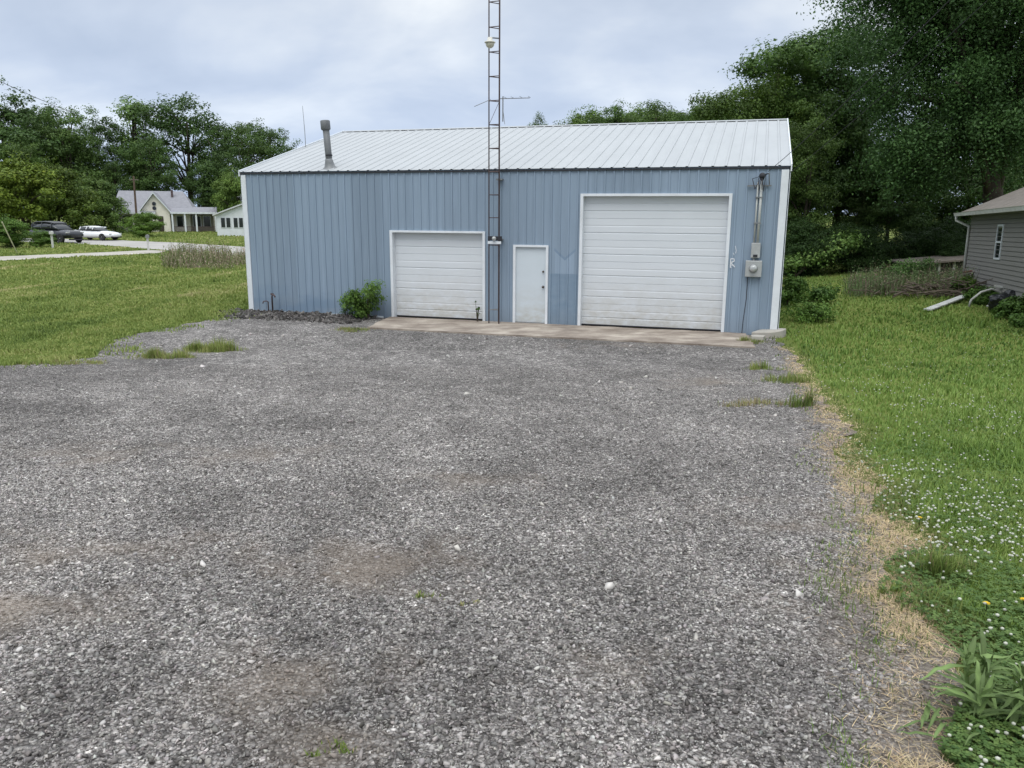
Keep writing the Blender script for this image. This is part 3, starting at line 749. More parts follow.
for a in [
 ('tallest dark rounded tree at the far left edge above the yellow-green thicket', -6, 82, 104, 'round', 1.15, DK),
 ('dark tree with stepped crown just right of the leftmost tree', 36, 104, 110, 'round2', 1., DK),
 ('mid green tree with bumpy top standing above the dark vehicle', 66, 108, 106, 'round', .95, MD),
 ('narrow dark tree above the white car left of the pale trees', 92, 117, 112, 'round2', .8, DK),
 ('tall pale feathery tree rising behind the left end of the cream house roof', 131, 98, 116, 'pale', 1.15, PL),
 ('bushy grey-green tree directly behind the cream house gable', 148, 138, 108, 'round2', 1.0, (1.35, 1.3, 1.25)),
 ('tall open oak showing sky through its crown behind the cream house', 184, 96, 118, 'oak', 1.1, DK),
 ('dark tree filling the gap right of the open oak', 213, 132, 116, 'round', 1., DK),
 ('dark green tree above the white house with an airy top', 240, 124, 122, 'oak', .9, MD),
 ('dark tree with a lone sprig on top left of the vent pipe', 268, 124, 130, 'round2', 1.05, DK),
 ('low dark tree disappearing behind the left slope of the white roof', 298, 142, 126, 'round', 1.1, DK),
 ('small bright green tree squeezed between cream house and blue building', 236, 172, 100, 'bush', .75, LT),
 ('low dark bushy tree standing right behind the white car', 93, 176, 92, 'bush', .95, MD),
 ('dark green broad tree behind the dark vehicle in the thicket', 20, 140, 98, 'round2', 1.1, MD),
 ('dark understory tree between cream house and the open oak', 200, 168, 112, 'round', 1.0, DK),
 ('dark understory tree left of cream house roof', 112, 160, 108, 'round2', .9, DK),
]:
    place_tree('deciduous_tree', a[0], 'tree', a[1], a[2], a[3], a[4], a[5], a[6], GL)
GB = 'shrubs along the road on the left'
place_tree('thicket_bush', 'yellow-green leafy thicket at the left edge above the dark vehicle', 'bush', 14, 160, 84, 'bush', 1.15, YL, GB)
place_tree('thicket_bush', 'yellow-green thicket bush spreading above the dark vehicle bonnet', 'bush', 54, 163, 86, 'bush', .95, (1.5, 1.25, .8), GB)
place_tree('roadside_bush', 'low dark green bush at the left edge hiding the rear of the dark vehicle', 'bush', 8, 217, 62, 'bush', 1.4, (1.7, 1.7, 1.2), GB)
place_tree('roadside_bush', 'small round bush at the front wheel of the dark vehicle', 'bush', 40, 231, 63, 'bush', 1.4, (1.7, 1.7, 1.2), GB)
place_tree('roadside_bush', 'rounded green bush in front of the cream house by the utility pole', 'bush', 141, 212, 84, 'bush', 1.5, (1.9, 1.8, 1.2), GB)
# behind the blue building
GM = 'trees standing behind the blue building'
for a in [
 ('sparse small treetop showing over the ridge just right of the mast', 545, 117, 62, 'mid2', .5, MD),
 ('low bright treetop over the roof ridge right of the sparse treetop', 577, 115, 64, 'mid', .75, LT),
 ('round green treetop over the middle of the roof ridge', 617, 108, 60, 'mid', .85, (1.2, 1.2, .9)),
 ('highest round treetop over the roof ridge above the large garage door', 655, 103, 62, 'mid2', .95, MD),
 ('small treetop peeking over the roof ridge left of the woods edge', 695, 108, 58, 'mid', .6, (1.3, 1.3, 1)),
 ('low full treetop just left of the middle of the roof ridge', 594, 112, 66, 'mid', 1.15, MD),
 ('low full treetop filling between the two tallest trees over the ridge', 636, 109, 68, 'mid', 1.15, MD),
 ('low full treetop right of the highest round treetop over the ridge', 676, 107, 66, 'mid2', 1.2, (1.3, 1.3, 1.05)),
 ('full treetop joining the ridge trees to the woods on the right', 716, 104, 60, 'mid', 1.1, MD),
 ('airy treetop at the ridge where the woods begin', 735, 100, 52, 'mid2', .8, MD),
]:
    place_tree('deciduous_tree', a[0], 'tree', a[1], a[2], a[3], a[4], a[5], a[6], GM)
GR = 'woodland trees on the right'
for a in [
 ('yellow-green tree rising directly behind the right end of the white roof', 768, 78, 44, 'mid', .95, (1.5, 1.4, .9)),
 ('tall mid green tree behind right gable with pale leaf clusters', 808, 28, 48, 'mid2', 1.1, (1.25, 1.3, 1.1)),
 ('upright mid green tree topping the gap between ridge trees and the big dark crown', 778, 44, 47, 'mid2', 1.15, (1.6, 1.55, 1.35), ),
 ('dark low-branched tree just right of the blue building corner', 812, 120, 40, 'mid', .9, MD),
 ('dark woodland tree above the arching pale shrub', 850, 60, 50, 'mid2', 1.1, DK),
 ('light green tree glimpsed through the big dark crown', 930, 78, 52, 'mid', 1.1, (1.3, 1.3, 1.)),
 ('dark woodland tree behind the low shed', 900, 130, 44, 'mid2', 1., DK),
 ('dark woodland tree behind the grey house roof', 985, 95, 46, 'mid', 1.1, DK),
 ('bright green tree at the right frame edge above grey house', 1040, 30, 54, 'mid2', 1.1, LT),
 ('dark woodland tree filling behind the low shed and the bushes', 870, 150, 47, 'mid', 1.05, DK),
]:
    place_tree('deciduous_tree', a[0], 'tree', a[1], a[2], a[3], a[4], a[5], a[6], GR)
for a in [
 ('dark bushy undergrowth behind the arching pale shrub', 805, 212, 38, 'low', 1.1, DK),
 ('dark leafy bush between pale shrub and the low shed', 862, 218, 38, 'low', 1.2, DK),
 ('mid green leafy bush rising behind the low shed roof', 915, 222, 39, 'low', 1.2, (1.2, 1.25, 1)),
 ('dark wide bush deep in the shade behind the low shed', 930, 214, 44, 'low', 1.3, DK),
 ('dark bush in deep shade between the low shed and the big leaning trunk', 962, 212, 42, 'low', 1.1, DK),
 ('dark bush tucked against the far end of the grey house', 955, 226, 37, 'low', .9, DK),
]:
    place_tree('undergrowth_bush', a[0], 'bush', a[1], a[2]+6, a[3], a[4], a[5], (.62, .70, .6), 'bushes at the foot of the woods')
# one big leaning tree with a drooping dark crown
x, y, _ = at(1000, 250, 37)
tm, cm, H = tree_mesh(31, [(-6.5, 0, 12.5, 2.6, 2.6, 3.2), (-4.6, -1, 8.2, 2.6, 2.4, 3.8), (-2.4, -1, 14, 3.6, 3.4, 4), (-2.6, -1.6, 8.5, 2.8, 2.6, 4.2), (.6, -1, 11.5, 3.6, 3.4, 4.4), (3.5, 0, 13, 3.6, 3.6, 4), (-.2, -1, 17, 4, 4, 3.5), (-5.4, -.6, 15.8, 2.8, 2.6, 2.6), (1.6, -1.4, 7.8, 2.2, 2.2, 2.2), (-6.9, -.5, 10, 1.9, 2.2, 2.8), (-6.7, 0, 15.5, 2.2, 2.2, 2.8), (-5.6, -.8, 5.8, 1.6, 1.8, 2.2), (-3, -1.5, 5.6, 2.4, 2, 2.2), (-4, .5, 11.5, 3, 3, 3)],
                     2600, 105, .85, .135, 0, .5, nl=60, jit=.95, lean=(-3.2, 0), shell=.4, nb=165, CR=1.55, flat=1.25, bias=-.12, droop=.4)
big = thing('drooping_tree', 'huge dark drooping tree with leaning trunk at upper right over the grey house', 'tree', (x, y, T(x, y)-.1))
link('trunk', tm, big); o = link('crown', cm, big); o.color = (1.2, 1.27, 1.35, 1)

# plants built from leaf clumps
def leafy(name, label, cat, x, y, H, Wd, seed, leaf, nclump=60, per=30, tint=(1, 1, 1), bias=.1, group=None, z=None, nst=9, arch=0.):
    rng = np.random.default_rng(seed)
    lob = [(0, 0, H*.5, Wd*.4, Wd*.4, H*.42), (Wd*.18, -.05, H*.62, Wd*.28, Wd*.28, H*.32), (-Wd*.2, .0, H*.4, Wd*.28, Wd*.28, H*.34)]
    if arch: lob = [(Wd*(t-.5), 0, H*(.35+.65*t**1.3), Wd*.16, Wd*.2, H*.16) for t in np.linspace(0, 1, 6)]
    P, sz, nrm, cl, cc, rng = crown(seed, lob, nclump, per, Wd*.16, leaf, shell=.35, flat=.8, bias=bias, **({} if arch else dict(nb=max(8, nclump//6), CR=Wd*.19)))
    k = P[:, 2] > .01; V, F, C = leafs(P[k], sz[k], nrm[k], rng, cl[k], asp=.5)
    t = thing(name, label, cat, (x, y, (T(x, y) if z is None else z)), 0, group)
    o = link('foliage', npmesh('foliage', V, F, M_LEAF, C), t); o.color = (*tint, 1)
    mb = MB()
    for q in rng.choice(len(cc), nst, replace=False):
        e = Vector(cc[q]); a = Vector((e.x*.15, e.y*.15, -.03)) if not arch else Vector((-Wd*.45, 0, -.03)); mb.tube([a, a.lerp(e, .5)+Vector((0, 0, .12*H)), e], [.012*H+.004, .008*H+.003, .003], 5)
    mb.build('stem', M_BARK, t)
    return t
q = loc2w(4.1, -.42); leafy('shrub', 'dense green shrub growing against the blue wall left of small garage door', 'shrub', q.x, q.y, 1.2, 1.15, 51, .07, 150, 34, (1.5, 1.55, 1.15), .2)
q = loc2w(3.35, -.3); leafy('weed_clump', 'wispy low weeds sprouting along the wall left of the dense shrub', 'weeds', q.x, q.y, .42, .8, 52, .05, 26, 16, (1, 1.1, 1))
q = loc2w(7.28, -.2); leafy('sapling', 'thin leafy sapling at the right post of small garage door', 'sapling', q.x, q.y, .68, .24, 53, .06, 12, 9, (1.1, 1.3, 1.), z=.05)
x, y = G(792, 312); leafy('weed_clump', 'leafy weeds crowding the right corner of the blue building', 'weeds', x+.25, y+1.4, 1.05, 1.1, 54, .10, 110, 34, (1.5, 1.55, 1.2))
x, y = G(812, 322); leafy('weed_clump', 'spreading pale green weeds on the lawn just right of corner weeds', 'weeds', x, y, .5, 1.5, 55, .08, 90, 30, (1.9, 1.9, 1.4))
x, y = G(822, 303); leafy('weed_clump', 'dark broad-leaved weeds in front of the strip of lit lawn', 'weeds', x-.3, y, .6, 1.5, 56, .11, 80, 30, (1.4, 1.5, 1.2))
x, y = G(828, 283); leafy('arching_shrub', 'pale-leaved shrub arching over the lit strip of lawn near the woods', 'shrub', x+.9, y+3.2, 1.75, 2.6, 57, .16, 110, 26, (2.4, 2.2, 2.1), arch=1)
x, y = G(985, 297); leafy('weed_clump', 'bright green weeds sprouting through the junk pile by grey house', 'weeds', x-.6, y+.5, .85, .9, 58, .10, 50, 30, (1.5, 1.5, 1.))
for (x, y, hh, ww, sd_i, lab) in ((14.35, 22.4, .75, 1.0, 61, 'tall dark weeds along the base of the grey house at the right frame edge'), (14.15, 21.0, .45, 1.2, 62, 'weeds leaving the frame at the lower right of grey house'),
        (15.2, 25.4, .6, .9, 63, 'ragged weeds between the bent white pipe and the grey house wall')):
    leafy('weed_clump', lab, 'weeds', x, y, hh, ww, sd_i, .10, 90, 30, (1.5, 1.55, 1.2))
x, y = G(906, 284); leafy('weed_clump', 'green weeds under the front edge of low shed', 'weeds', x, y, 1.0, 2.0, 60, .11, 80, 30, (1.05, 1.2, 1.))

# ------------------------------------------------------------------ blades (grass, straw, weeds)
M_GRASS = foliage_mat('grass_blade', .25, .6, objcol=False)
M_STRAW = attr_mat('straw')
def blades(P, L, Wd, rng, col, lean=.45, flat=False):
    n = len(P); a = rng.uniform(0, 2*np.pi, n); d = np.stack([np.cos(a), np.sin(a), np.zeros(n)], 1)
    sv = np.stack([-d[:, 1], d[:, 0], np.zeros(n)], 1)*(Wd*.5)[:, None]
    ln = (rng.uniform(.05, 1., n)*lean*L)[:, None]; up = np.zeros((n, 3)); up[:, 2] = np.sqrt(np.maximum(L**2-ln[:, 0]**2, (L*.08)**2))
    if flat: ln = L[:, None]; up[:, 2] = rng.uniform(.0, .02, n)+.004
    mid = P+d*ln*.35+up*.6; tip = P+d*ln+up*(1. if flat else .97)
    V = np.stack([P-sv, P+sv, mid+sv*.8, mid-sv*.8, tip+sv*.12, tip-sv*.12], 1).reshape(-1, 3)
    b0 = (np.arange(n)*6)[:, None]
    F = np.concatenate([b0+np.array([0, 1, 2, 3]), b0+np.array([3, 2, 4, 5])], 0)
    return V, F, np.repeat(col, 6, 0)
GPAL = np.array([(.065, .105, .025), (.14, .205, .045), (.235, .30, .075), (.34, .365, .12), (.48, .44, .22)])
def gcol(x, y, rng, b=0.):
    t = -.10+.50*fbm(x*.35, y*.35, 5)+.40*fbm(x*.9+y*.05, y*.05, 9)+.34*fbm(x*2.3, y*2.3, 15)+rng.normal(0, .13, len(x))-.06+b
    for sx_, sl_, w_ in ((-12.2, .064, .40), (-15.2, .05, .3), (-19.5, .03, .45), (-27., .02, .5)):
        q = np.abs(x-(sx_+sl_*(y-18.3)+.5*(vn(y*.25, y*0, 77)-.5)))
        t = t+.42*np.clip(1-q/w_, 0, 1)*np.clip((vn(y*.5, y*0+sx_, 78)-.25)*2, 0, 1)
    t = np.clip(t, 0, .999)*(len(GPAL)-1); i = t.astype(int); f = (t-i)[:, None]
    return GPAL[i]*(1-f)+GPAL[np.minimum(i+1, 4)]*f
def in_building(x, y, pad=.05):
    dx = x-BX; dy = y-BY; u = dx*e_.x+dy*e_.y; v = dx*n_.x+dy*n_.y
    return (u > -pad) & (u < W+pad) & (v > -pad) & (v < D2+pad)
def lawn_points(n, x0, x1, y0, y1, rng, soft=0):
    px = rng.uniform(x0, x1, n); py = rng.uniform(y0, y1, n)
    x, y, ok = ground_pts(px, py)
    inside = inpoly(x, y, GP)
    if soft:
        ii_ = np.where(inside & ok)[0]; bd_ = border_dist(x[ii_], y[ii_])
        pr = np.clip((fbm(x[ii_]*1.4, y[ii_]*1.4, 133)-.36)*3.2, 0, 1)*np.clip(1-bd_/soft, 0, 1)
        inside[ii_[rng.random(len(ii_)) < pr*.6]] = False
    ok &= ~inside & ~in_building(x, y) & ~inpoly(x, y, ROAD) & ~inpoly(x, y, PATH) & (y < 118)
    return x[ok], y[ok]
rng = np.random.default_rng(101)
# right lawn
x, y = lawn_points(250000, 760, 1240, 262, 900, rng, .45)
bd = border_dist(x, y)
keep = rng.random(len(x)) < np.clip(.12+bd/.55+.3*(fbm(x*3, y*3, 31)-.5), .03, 1)
x, y, bd = x[keep], y[keep], bd[keep]
dist = np.hypot(x, y)
tuft = np.clip((fbm(x*1.1, y*1.1, 41)-.52)*5, 0, 1)
L = (.045+.03*rng.random(len(x))+.09*tuft*rng.random(len(x)))*np.clip(.75+dist/60, .8, 1.15)
Wd = np.maximum(.0042, 1.05*dist/FPX)*rng.uniform(.7, 1.3, len(x))
P = np.stack([x, y, ter(x, y)-.004], 1)
col = gcol(x, y, rng, -.02); col[bd < .25] = col[bd < .25]*.6+np.array([.22, .17, .08])*.4*rng.random((np.sum(bd < .25), 1))
V1, F1, C1 = blades(P, L, Wd, rng, col*np.array([.86, 1., .88]), lean=.8)
o = link('grass', npmesh('grass', V1, F1, M_GRASS, C1)); tag(o, 'green lawn grass right of the gravel', 'grass', kind='stuff')
# left lawn, far yards
x, y = lawn_points(200000, -60, 330, 226, 380, rng, .9)
dist = np.hypot(x, y)
L = (.03+.03*rng.random(len(x))+.06*np.clip((fbm(x*.8, y*.8, 61)-.5)*5, 0, 1))*np.clip(.8+dist/60, 1, 1.8)
Wd = np.maximum(.012, 1.1*dist/FPX)*rng.uniform(.7, 1.3, len(x))
P = np.stack([x, y, ter(x, y)-.005], 1)
V1, F1, C1 = blades(P, L, Wd, rng, gcol(x, y, rng, .06), lean=.8)
o = link('grass', npmesh('grass', V1, F1, M_GRASS, C1)); tag(o, 'green mown field left of the gravel lot and around the far houses', 'grass', kind='stuff')
# clover leaves in the near lawn
x, y = lawn_points(26000, 840, 1240, 400, 900, rng)
k = fbm(x*1.3, y*1.3, 71) > .44; x, y = x[k], y[k]; n = len(x)
hz = ter(x, y)+rng.uniform(.02, .07, n); Vs = []; Cs = []
base = np.stack([x, y, hz], 1); a0 = rng.uniform(0, 6.28, n); cl = leafcol(rng, n, .28, .2)*1.25
for k in range(3):
    a = a0+k*2.094; d = np.stack([np.cos(a), np.sin(a), rng.uniform(-.2, .35, n)], 1); s = np.stack([-np.sin(a), np.cos(a), np.zeros(n)], 1)
    r = rng.uniform(.009, .017, n)[:, None]
    Vs.append(np.stack([base, base+d*r*.7+s*r*.55, base+d*r*1.25, base+d*r*.7-s*r*.55], 1)); Cs.append(np.repeat(cl, 4, 0))
V = np.concatenate(Vs).reshape(-1, 3); C = np.concatenate(Cs)
o = link('clover', npmesh('clover', V, np.arange(len(V)).reshape(-1, 4), M_GRASS, C)); tag(o, 'dark green clover leaves among the right lawn grass', 'clover', kind='stuff')
# clover blossoms
def ico():
    bm = bmesh.new(); bmesh.ops.create_icosphere(bm, subdivisions=1, radius=1); bm.verts.ensure_lookup_table()
    v = np.array([q.co[:] for q in bm.verts]); f = np.array([[q.index for q in fc.verts] for fc in bm.faces]); bm.free(); return v, f
IV, IF = ico()
x, y = lawn_points(17000, 790, 1200, 325, 860, rng)
pk = np.clip((fbm(x*.7, y*.7, 81)-.42)*4, 0, .8)+.22
dist = np.hypot(x, y)
k = rng.random(len(x)) < pk*np.clip(1-(dist-15)/14, 0, 1)*np.where(dist < 3.3, .05, np.where(dist < 5, .14, .42)); x, y = x[k], y[k]; n = len(x)
cs = np.stack([x, y, ter(x, y)+rng.uniform(.06, .11, n)], 1); r = rng.uniform(.006, .0105, n)
V = (cs[:, None]+IV[None]*r[:, None, None]*np.array([1, 1, .85])); F = (IF[None]+np.arange(n)[:, None, None]*len(IV)).reshape(-1, 3)
cw = np.array([.52, .53, .44])*rng.uniform(.7, 1.05, (n, 1)); 
o = link('clover_blossoms', npmesh('clover_blossoms', V.reshape(-1, 3), F, attr_mat('clover_petals'), np.repeat(cw, len(IV), 0))); tag(o, 'small white clover blossoms dotted over the right lawn', 'blossoms', kind='stuff')
# straw along the right edge of the gravel
n = 50000
i = rng.integers(0, len(GRAVEL)-1, n)
seg = [k for k in range(3, 16)]
lens = np.array([math.dist(GRAVEL[k], GRAVEL[k+1]) for k in seg])*np.array([3, 3, 3, 3, 3, 2.6, 2.2, 1.6, 1., .5, .35, .3, .3])
si = rng.choice(len(seg), n, p=lens/lens.sum()); t = rng.random(n)
A = np.array([GRAVEL[seg[k]] for k in range(len(seg))]); B = np.array([GRAVEL[seg[k]+1] for k in range(len(seg))])
p = A[si]+(B[si]-A[si])*t[:, None]
offn = rng.normal(-.05, .12, n); dirn = (B[si]-A[si]); dirn /= np.linalg.norm(dirn, axis=1)[:, None]
p = p+np.stack([dirn[:, 1], -dirn[:, 0]], 1)*offn[:, None]
k = rng.random(n) < np.clip((fbm(p[:, 0]*2.4, p[:, 1]*2.4, 91, 4)-.30)*2.6, .12, .9); p = p[k]; n = len(p)
dist = np.hypot(p[:, 0], p[:, 1])
P = np.stack([p[:, 0], p[:, 1], ter(p[:, 0], p[:, 1])+.02], 1)
spal = np.array([.58, .45, .27])*rng.uniform(.35, 1.2, (n, 1))*np.array([1, 1, 1])+rng.normal(0, .015, (n, 3))
spal = np.clip(spal, .02, .8)
V1, F1, C1 = blades(P, rng.uniform(.02, .09, n), np.maximum(.0022, .5*dist/FPX), rng, spal, flat=True)
V1[:, 2] = ter(V1[:, 0], V1[:, 1])+(V1[:, 2]-ter(V1[:, 0], V1[:, 1]))*.6+.006
o = link('dry_grass', npmesh('dry_grass', V1, F1, M_STRAW, C1)); tag(o, 'tan dead grass lying along the right gravel edge', 'dry grass', kind='stuff')

# grass tufts and weeds on the gravel
def tuft_thing(name, label, cat, px, py, rad, H, n, seed, pal=0., dry=0., group='grass tufts growing through the gravel', world=None, wd=.008, sy=.6):
    rng = np.random.default_rng(seed); x, y = G(px, py) if world is None else world
    a = rng.uniform(0, 6.28, n); r = rad*np.sqrt(rng.random(n))*(1+.3*np.sin(a*3+seed))
    lx, ly = r*np.cos(a), r*np.sin(a)*sy
    nc = max(4, int(rad*16)); ca = rng.uniform(0, 6.28, nc); cr0 = rad*np.sqrt(rng.random(nc))*.9; wh0 = rng.integers(0, nc, n); hk = rng.uniform(.5, 1.15, nc)[wh0]
    mixk = rng.random(n) < .75
    lx = np.where(mixk, cr0[wh0]*np.cos(ca[wh0])+rng.normal(0, rad*.13, n), lx); ly = np.where(mixk, (cr0[wh0]*np.sin(ca[wh0])+rng.normal(0, rad*.13, n))*sy, ly); r = np.minimum(np.hypot(lx, ly/sy), rad*1.3)
    z0 = ter(x+lx, y+ly)-T(x, y)
    L = H*rng.uniform(.35, 1.1, n)*(1-.45*(r/rad/1.3)**2)*np.where(mixk, hk, .5)
    col = gcol(x+lx*6, y+ly*6, rng, pal)
    dm = rng.random(n) < dry; col[dm] = np.array([.36, .29, .16])*rng.uniform(.5, 1.2, (dm.sum(), 1))
    V, F, C = blades(np.stack([lx, ly, z0], 1), L, np.full(n, wd)*rng.uniform(.7, 1.3, n), rng, col, lean=.75)
    o = link(name, npmesh(name, V, F, M_GRASS, C)); o.location = (x, y, T(x, y)+.008); return tag(o, label, cat, group)
tuft_thing('grass_tuft', 'thick bright grass tuft on the gravel, nearest the blue building on the left', 'grass tuft', 210, 351, .62, .3, 2600, 1, .04, .05)
tuft_thing('grass_tuft', 'flatter green grass tuft left of the thick bright tuft', 'grass tuft', 158, 358, .62, .22, 1900, 2, .02, .18)
tuft_thing('grass_tuft', 'thin half-dry grass patch near the left edge of the gravel', 'grass tuft', 62, 364, .75, .09, 1300, 3, .06, .35)
tuft_thing('grass_tuft', 'pale green sparse tuft on the gravel below the corner block', 'grass tuft', 768, 370, .38, .2, 420, 4, .02, .1)
tuft_thing('grass_tuft', 'green weed tuft at the gravel edge beside a pale stone', 'grass tuft', 787, 383, .42, .24, 520, 5, -.02, .1)
tuft_thing('grass_tuft', 'dark small weed tuft on the gravel near the lawn edge', 'grass tuft', 800, 407, .25, .36, 220, 6, -.25, .1)
tuft_thing('grass_tuft', 'dry tan grass patch on the gravel left of the dark weed', 'grass tuft', 757, 406, .5, .12, 420, 7, .1, .7)
tuft_thing('grass_tuft', 'tall grey-green grass clump at the lawn edge above the clover blossoms', 'grass tuft', 940, 575, .21, .2, 1500, 8, -.15, .06, wd=.005, sy=1)
tuft_thing('grass_tuft', 'tiny green sprig in the gravel at bottom left of centre', 'grass tuft', 328, 752, .09, .05, 120, 9, 0, .1, wd=.005)
tuft_thing('grass_tuft', 'tiny green sprig in the middle of the gravel lot', 'grass tuft', 430, 600, .08, .05, 90, 10, 0, .1, wd=.005)
tuft_thing('grass_tuft', 'tiny yellowish sprig right of the middle green sprig', 'grass tuft', 468, 606, .08, .035, 70, 14, .2, .4, wd=.005)
tuft_thing('grass_tuft', 'small bright green weed standing in the straw at the gravel edge', 'grass tuft', 890, 596, .07, .1, 110, 11, .05, 0, wd=.009, sy=1)
tuft_thing('grass_tuft', 'strip of weeds along the front of the pavement beside the shrub', 'grass tuft', 352, 331, .6, .12, 800, 12, -.05, .3)
tuft_thing('grass_tuft', 'grassy weeds between the pavement end and the corner block', 'grass tuft', 752, 343, .4, .16, 600, 13, .02, .3)
def weed_band(name, label, pts, n, H, seed, cols, wd):
    rng = np.random.default_rng(seed); px = rng.uniform(pts[0], pts[1], n); py = rng.uniform(pts[2], pts[3], n)
    x, y, ok = ground_pts(px, py)
    u_ = (px-pts[0])/(pts[1]-pts[0])*2-1; v_ = (py-pts[2])/(pts[3]-pts[2])*2-1
    ok &= ~inpoly(x, y, ROAD) & ~in_building(x, y) & (rng.random(n) < np.clip(1.5-1.5*np.maximum(np.abs(u_)**3, np.abs(v_)**2), 0, 1)*np.clip((fbm(x*.6, y*.6, seed+3)-.25)*3, 0, 1)); x, y = x[ok], y[ok]; n = len(x)
    col = np.array(cols)[rng.integers(0, len(cols), n)]*rng.uniform(.6, 1.3, (n, 1))
    L = H*rng.uniform(.35, 1.1, n)*(.15+1.4*np.clip((fbm(x*.7, y*.7, seed, 3)-.25)*2, 0, 1)*np.clip(.4+fbm(x*3, y*3, 7), 0, 1))
    V, F, C = blades(np.stack([x, y, ter(x, y)], 1), L, np.full(n, wd)*rng.uniform(.5, 1.1, n), rng, col, lean=.6)
    q = rng.integers(0, n, n*3); hh = rng.random(n*3)**.8*L[q]
    Pl = np.stack([x[q]+rng.normal(0, .12, n*3), y[q]+rng.normal(0, .12, n*3), ter(x[q], y[q])+hh], 1)
    nl_ = np.tile(np.array([0, -.3, .6]), (n*3, 1)); c2 = np.array(cols)[rng.integers(0, len(cols), n*3)]*rng.uniform(.6, 1.5, (n*3, 1))
    V2, F2, C2 = leafs(Pl, wd*rng.uniform(1.6, 3.6, n*3), nl_, rng, c2)
    V = np.concatenate([V, V2]); F = np.concatenate([F, F2+len(C)]); C = np.concatenate([C, C2])
    o = link(name, npmesh(name, V, F, M_GRASS, C)); return tag(o, label, 'weeds', kind='stuff')
weed_band('tall_weeds', 'tall brownish weeds by the road left of the blue building', (160, 275, 256, 270), 5200, .9, 1, [(.27, .21, .15), (.15, .18, .06), (.33, .28, .2), (.12, .16, .05)], .035)
weed_band('tall_weeds', 'brownish dead weeds between the lawn and low shed', (842, 975, 281, 298), 6500, .8, 2, [(.17, .12, .09), (.11, .17, .06), (.20, .17, .12), (.10, .16, .06), (.14, .20, .08)], .022)
# broad-leaved plants and dandelions near the camera
def broadleaf(label, px, py, n, Ln, seed, up=.6, name='broadleaf_weed', tint=1.):
    rng = random.Random(seed); x, y = G(px, py); mb_v = []; mb_f = []; cols = []
    for k in range(n):
        a = rng.uniform(0, 6.28); L = Ln*rng.uniform(.5, 1.1); wd = L*rng.uniform(.035, .06); el_ = rng.uniform(.0, 1.25)*up
        d = Vector((math.cos(a), math.sin(a), 0)); s = Vector((-d.y, d.x, 0)); st = k % 5; sh_ = rng.uniform(0, .17)*up; o0 = Vector((.09*math.cos(st*1.9)*(1+sh_*2), .09*math.sin(st*1.9)*(1+sh_*2), sh_))
        prev = None; tw_ = rng.uniform(-.4, .4); cc = Vector((.14, .205, .07))*rng.uniform(.7, 1.35)*tint
        for j in range(7):
            t = j/6; p = o0+d*(L*t*math.cos(el_)*(1))+Vector((0, 0, L*(t*math.sin(el_)-.45*t*t*(.6+.4*rng.random()))))
            p.z = max(p.z, .012)
            ww = wd*math.sin(math.pi*min(1, .08+.92*t)**.8)*(1 if j < 6 else .1)+.001
            sv = s*ww+Vector((0, 0, ww*tw_))
            i0 = len(mb_v); mb_v += [p-sv+Vector((0, 0, ww*.35)), p, p+sv+Vector((0, 0, ww*.35))]; cols += [cc*rng.uniform(.75, 1.2), cc*rng.uniform(.95, 1.4), cc*rng.uniform(.75, 1.2)]
            if prev is not None: mb_f += [(prev, prev+1, i0+1, i0), (prev+1, prev+2, i0+2, i0+1)]
            prev = i0
    me = npmesh(name, np.array([v[:] for v in mb_v]), np.array(mb_f), M_GRASS, np.array([c[:] for c in cols]), smooth=True)
    o = link(name, me); o.location = (x, y, T(x, y)+.01); return tag(o, label, 'weed plant')
broadleaf('large leafy weed with long pointed leaves at the bottom right corner', 988, 722, 120, .215, 5, 1.1)
broadleaf('low rosette weed with broad leaves left of the large leafy weed', 945, 742, 18, .17, 6, .4, tint=.8)
M_YEL = mat('dandelion_petals', (.75, .50, .02), .7)
for px, py, lab in ((984, 613, 'yellow dandelion flower left of the other near one, on the right lawn'), (1021, 609, 'yellow dandelion flower at the right frame edge'), (918, 523, 'small yellow dandelion beside the tall grass clump')):
    x, y = G(px, py+8); t = thing('dandelion', lab, 'flower', (x, y, T(x, y)), 0, 'dandelions in the right lawn')
    s = MB(); s.tube([(0, 0, 0), (.004, 0, .05), (0, 0, .095)], .0018, 5); s.build('stem', M_LEAF, t)
    s = MB()
    for k in range(26):
        a = k*2.4; r = .004+.014*(k/26)**.6; d = Vector((math.cos(a), math.sin(a), 0)); q = Vector((-d.y, d.x, 0))*.0025; hz = .1-.004*(k/26)
        s.add([Vector((0, 0, hz-.004))-q*.5, d*r+Vector((0, 0, hz))-q, d*r*1.15+Vector((0, 0, hz)), d*r+Vector((0, 0, hz))+q], [(0, 1, 2, 3)])
    s.build('petals', M_YEL, t)

# ------------------------------------------------------------------ stones
def hulls(k, npt=9, flat=.62):
    out = []
    for s in range(k):
        r = np.random.default_rng(900+s); bm = bmesh.new()
        p = r.normal(size=(npt, 3)); p /= np.linalg.norm(p, axis=1)[:, None]; p *= r.uniform(.75, 1.1, (npt, 1)); p[:, 2] *= flat; p[:, 0] *= r.uniform(.9, 1.3)
        for q in p: bm.verts.new(q)
        h = bmesh.ops.convex_hull(bm, input=bm.verts)
        bmesh.ops.delete(bm, geom=[v for v in bm.verts if not v.link_faces], context='VERTS')
        bmesh.ops.triangulate(bm, faces=bm.faces); bm.verts.ensure_lookup_table(); bm.verts.index_update()
        out.append((np.array([v.co[:] for v in bm.verts]), np.array([[v.index for v in f.verts] for f in bm.faces]))); bm.free()
    return out
HU = hulls(10)
SPAL = np.array([(.068, .062, .057), (.155, .143, .133), (.28, .260, .243), (.405, .378, .352), (.58, .55, .51)])
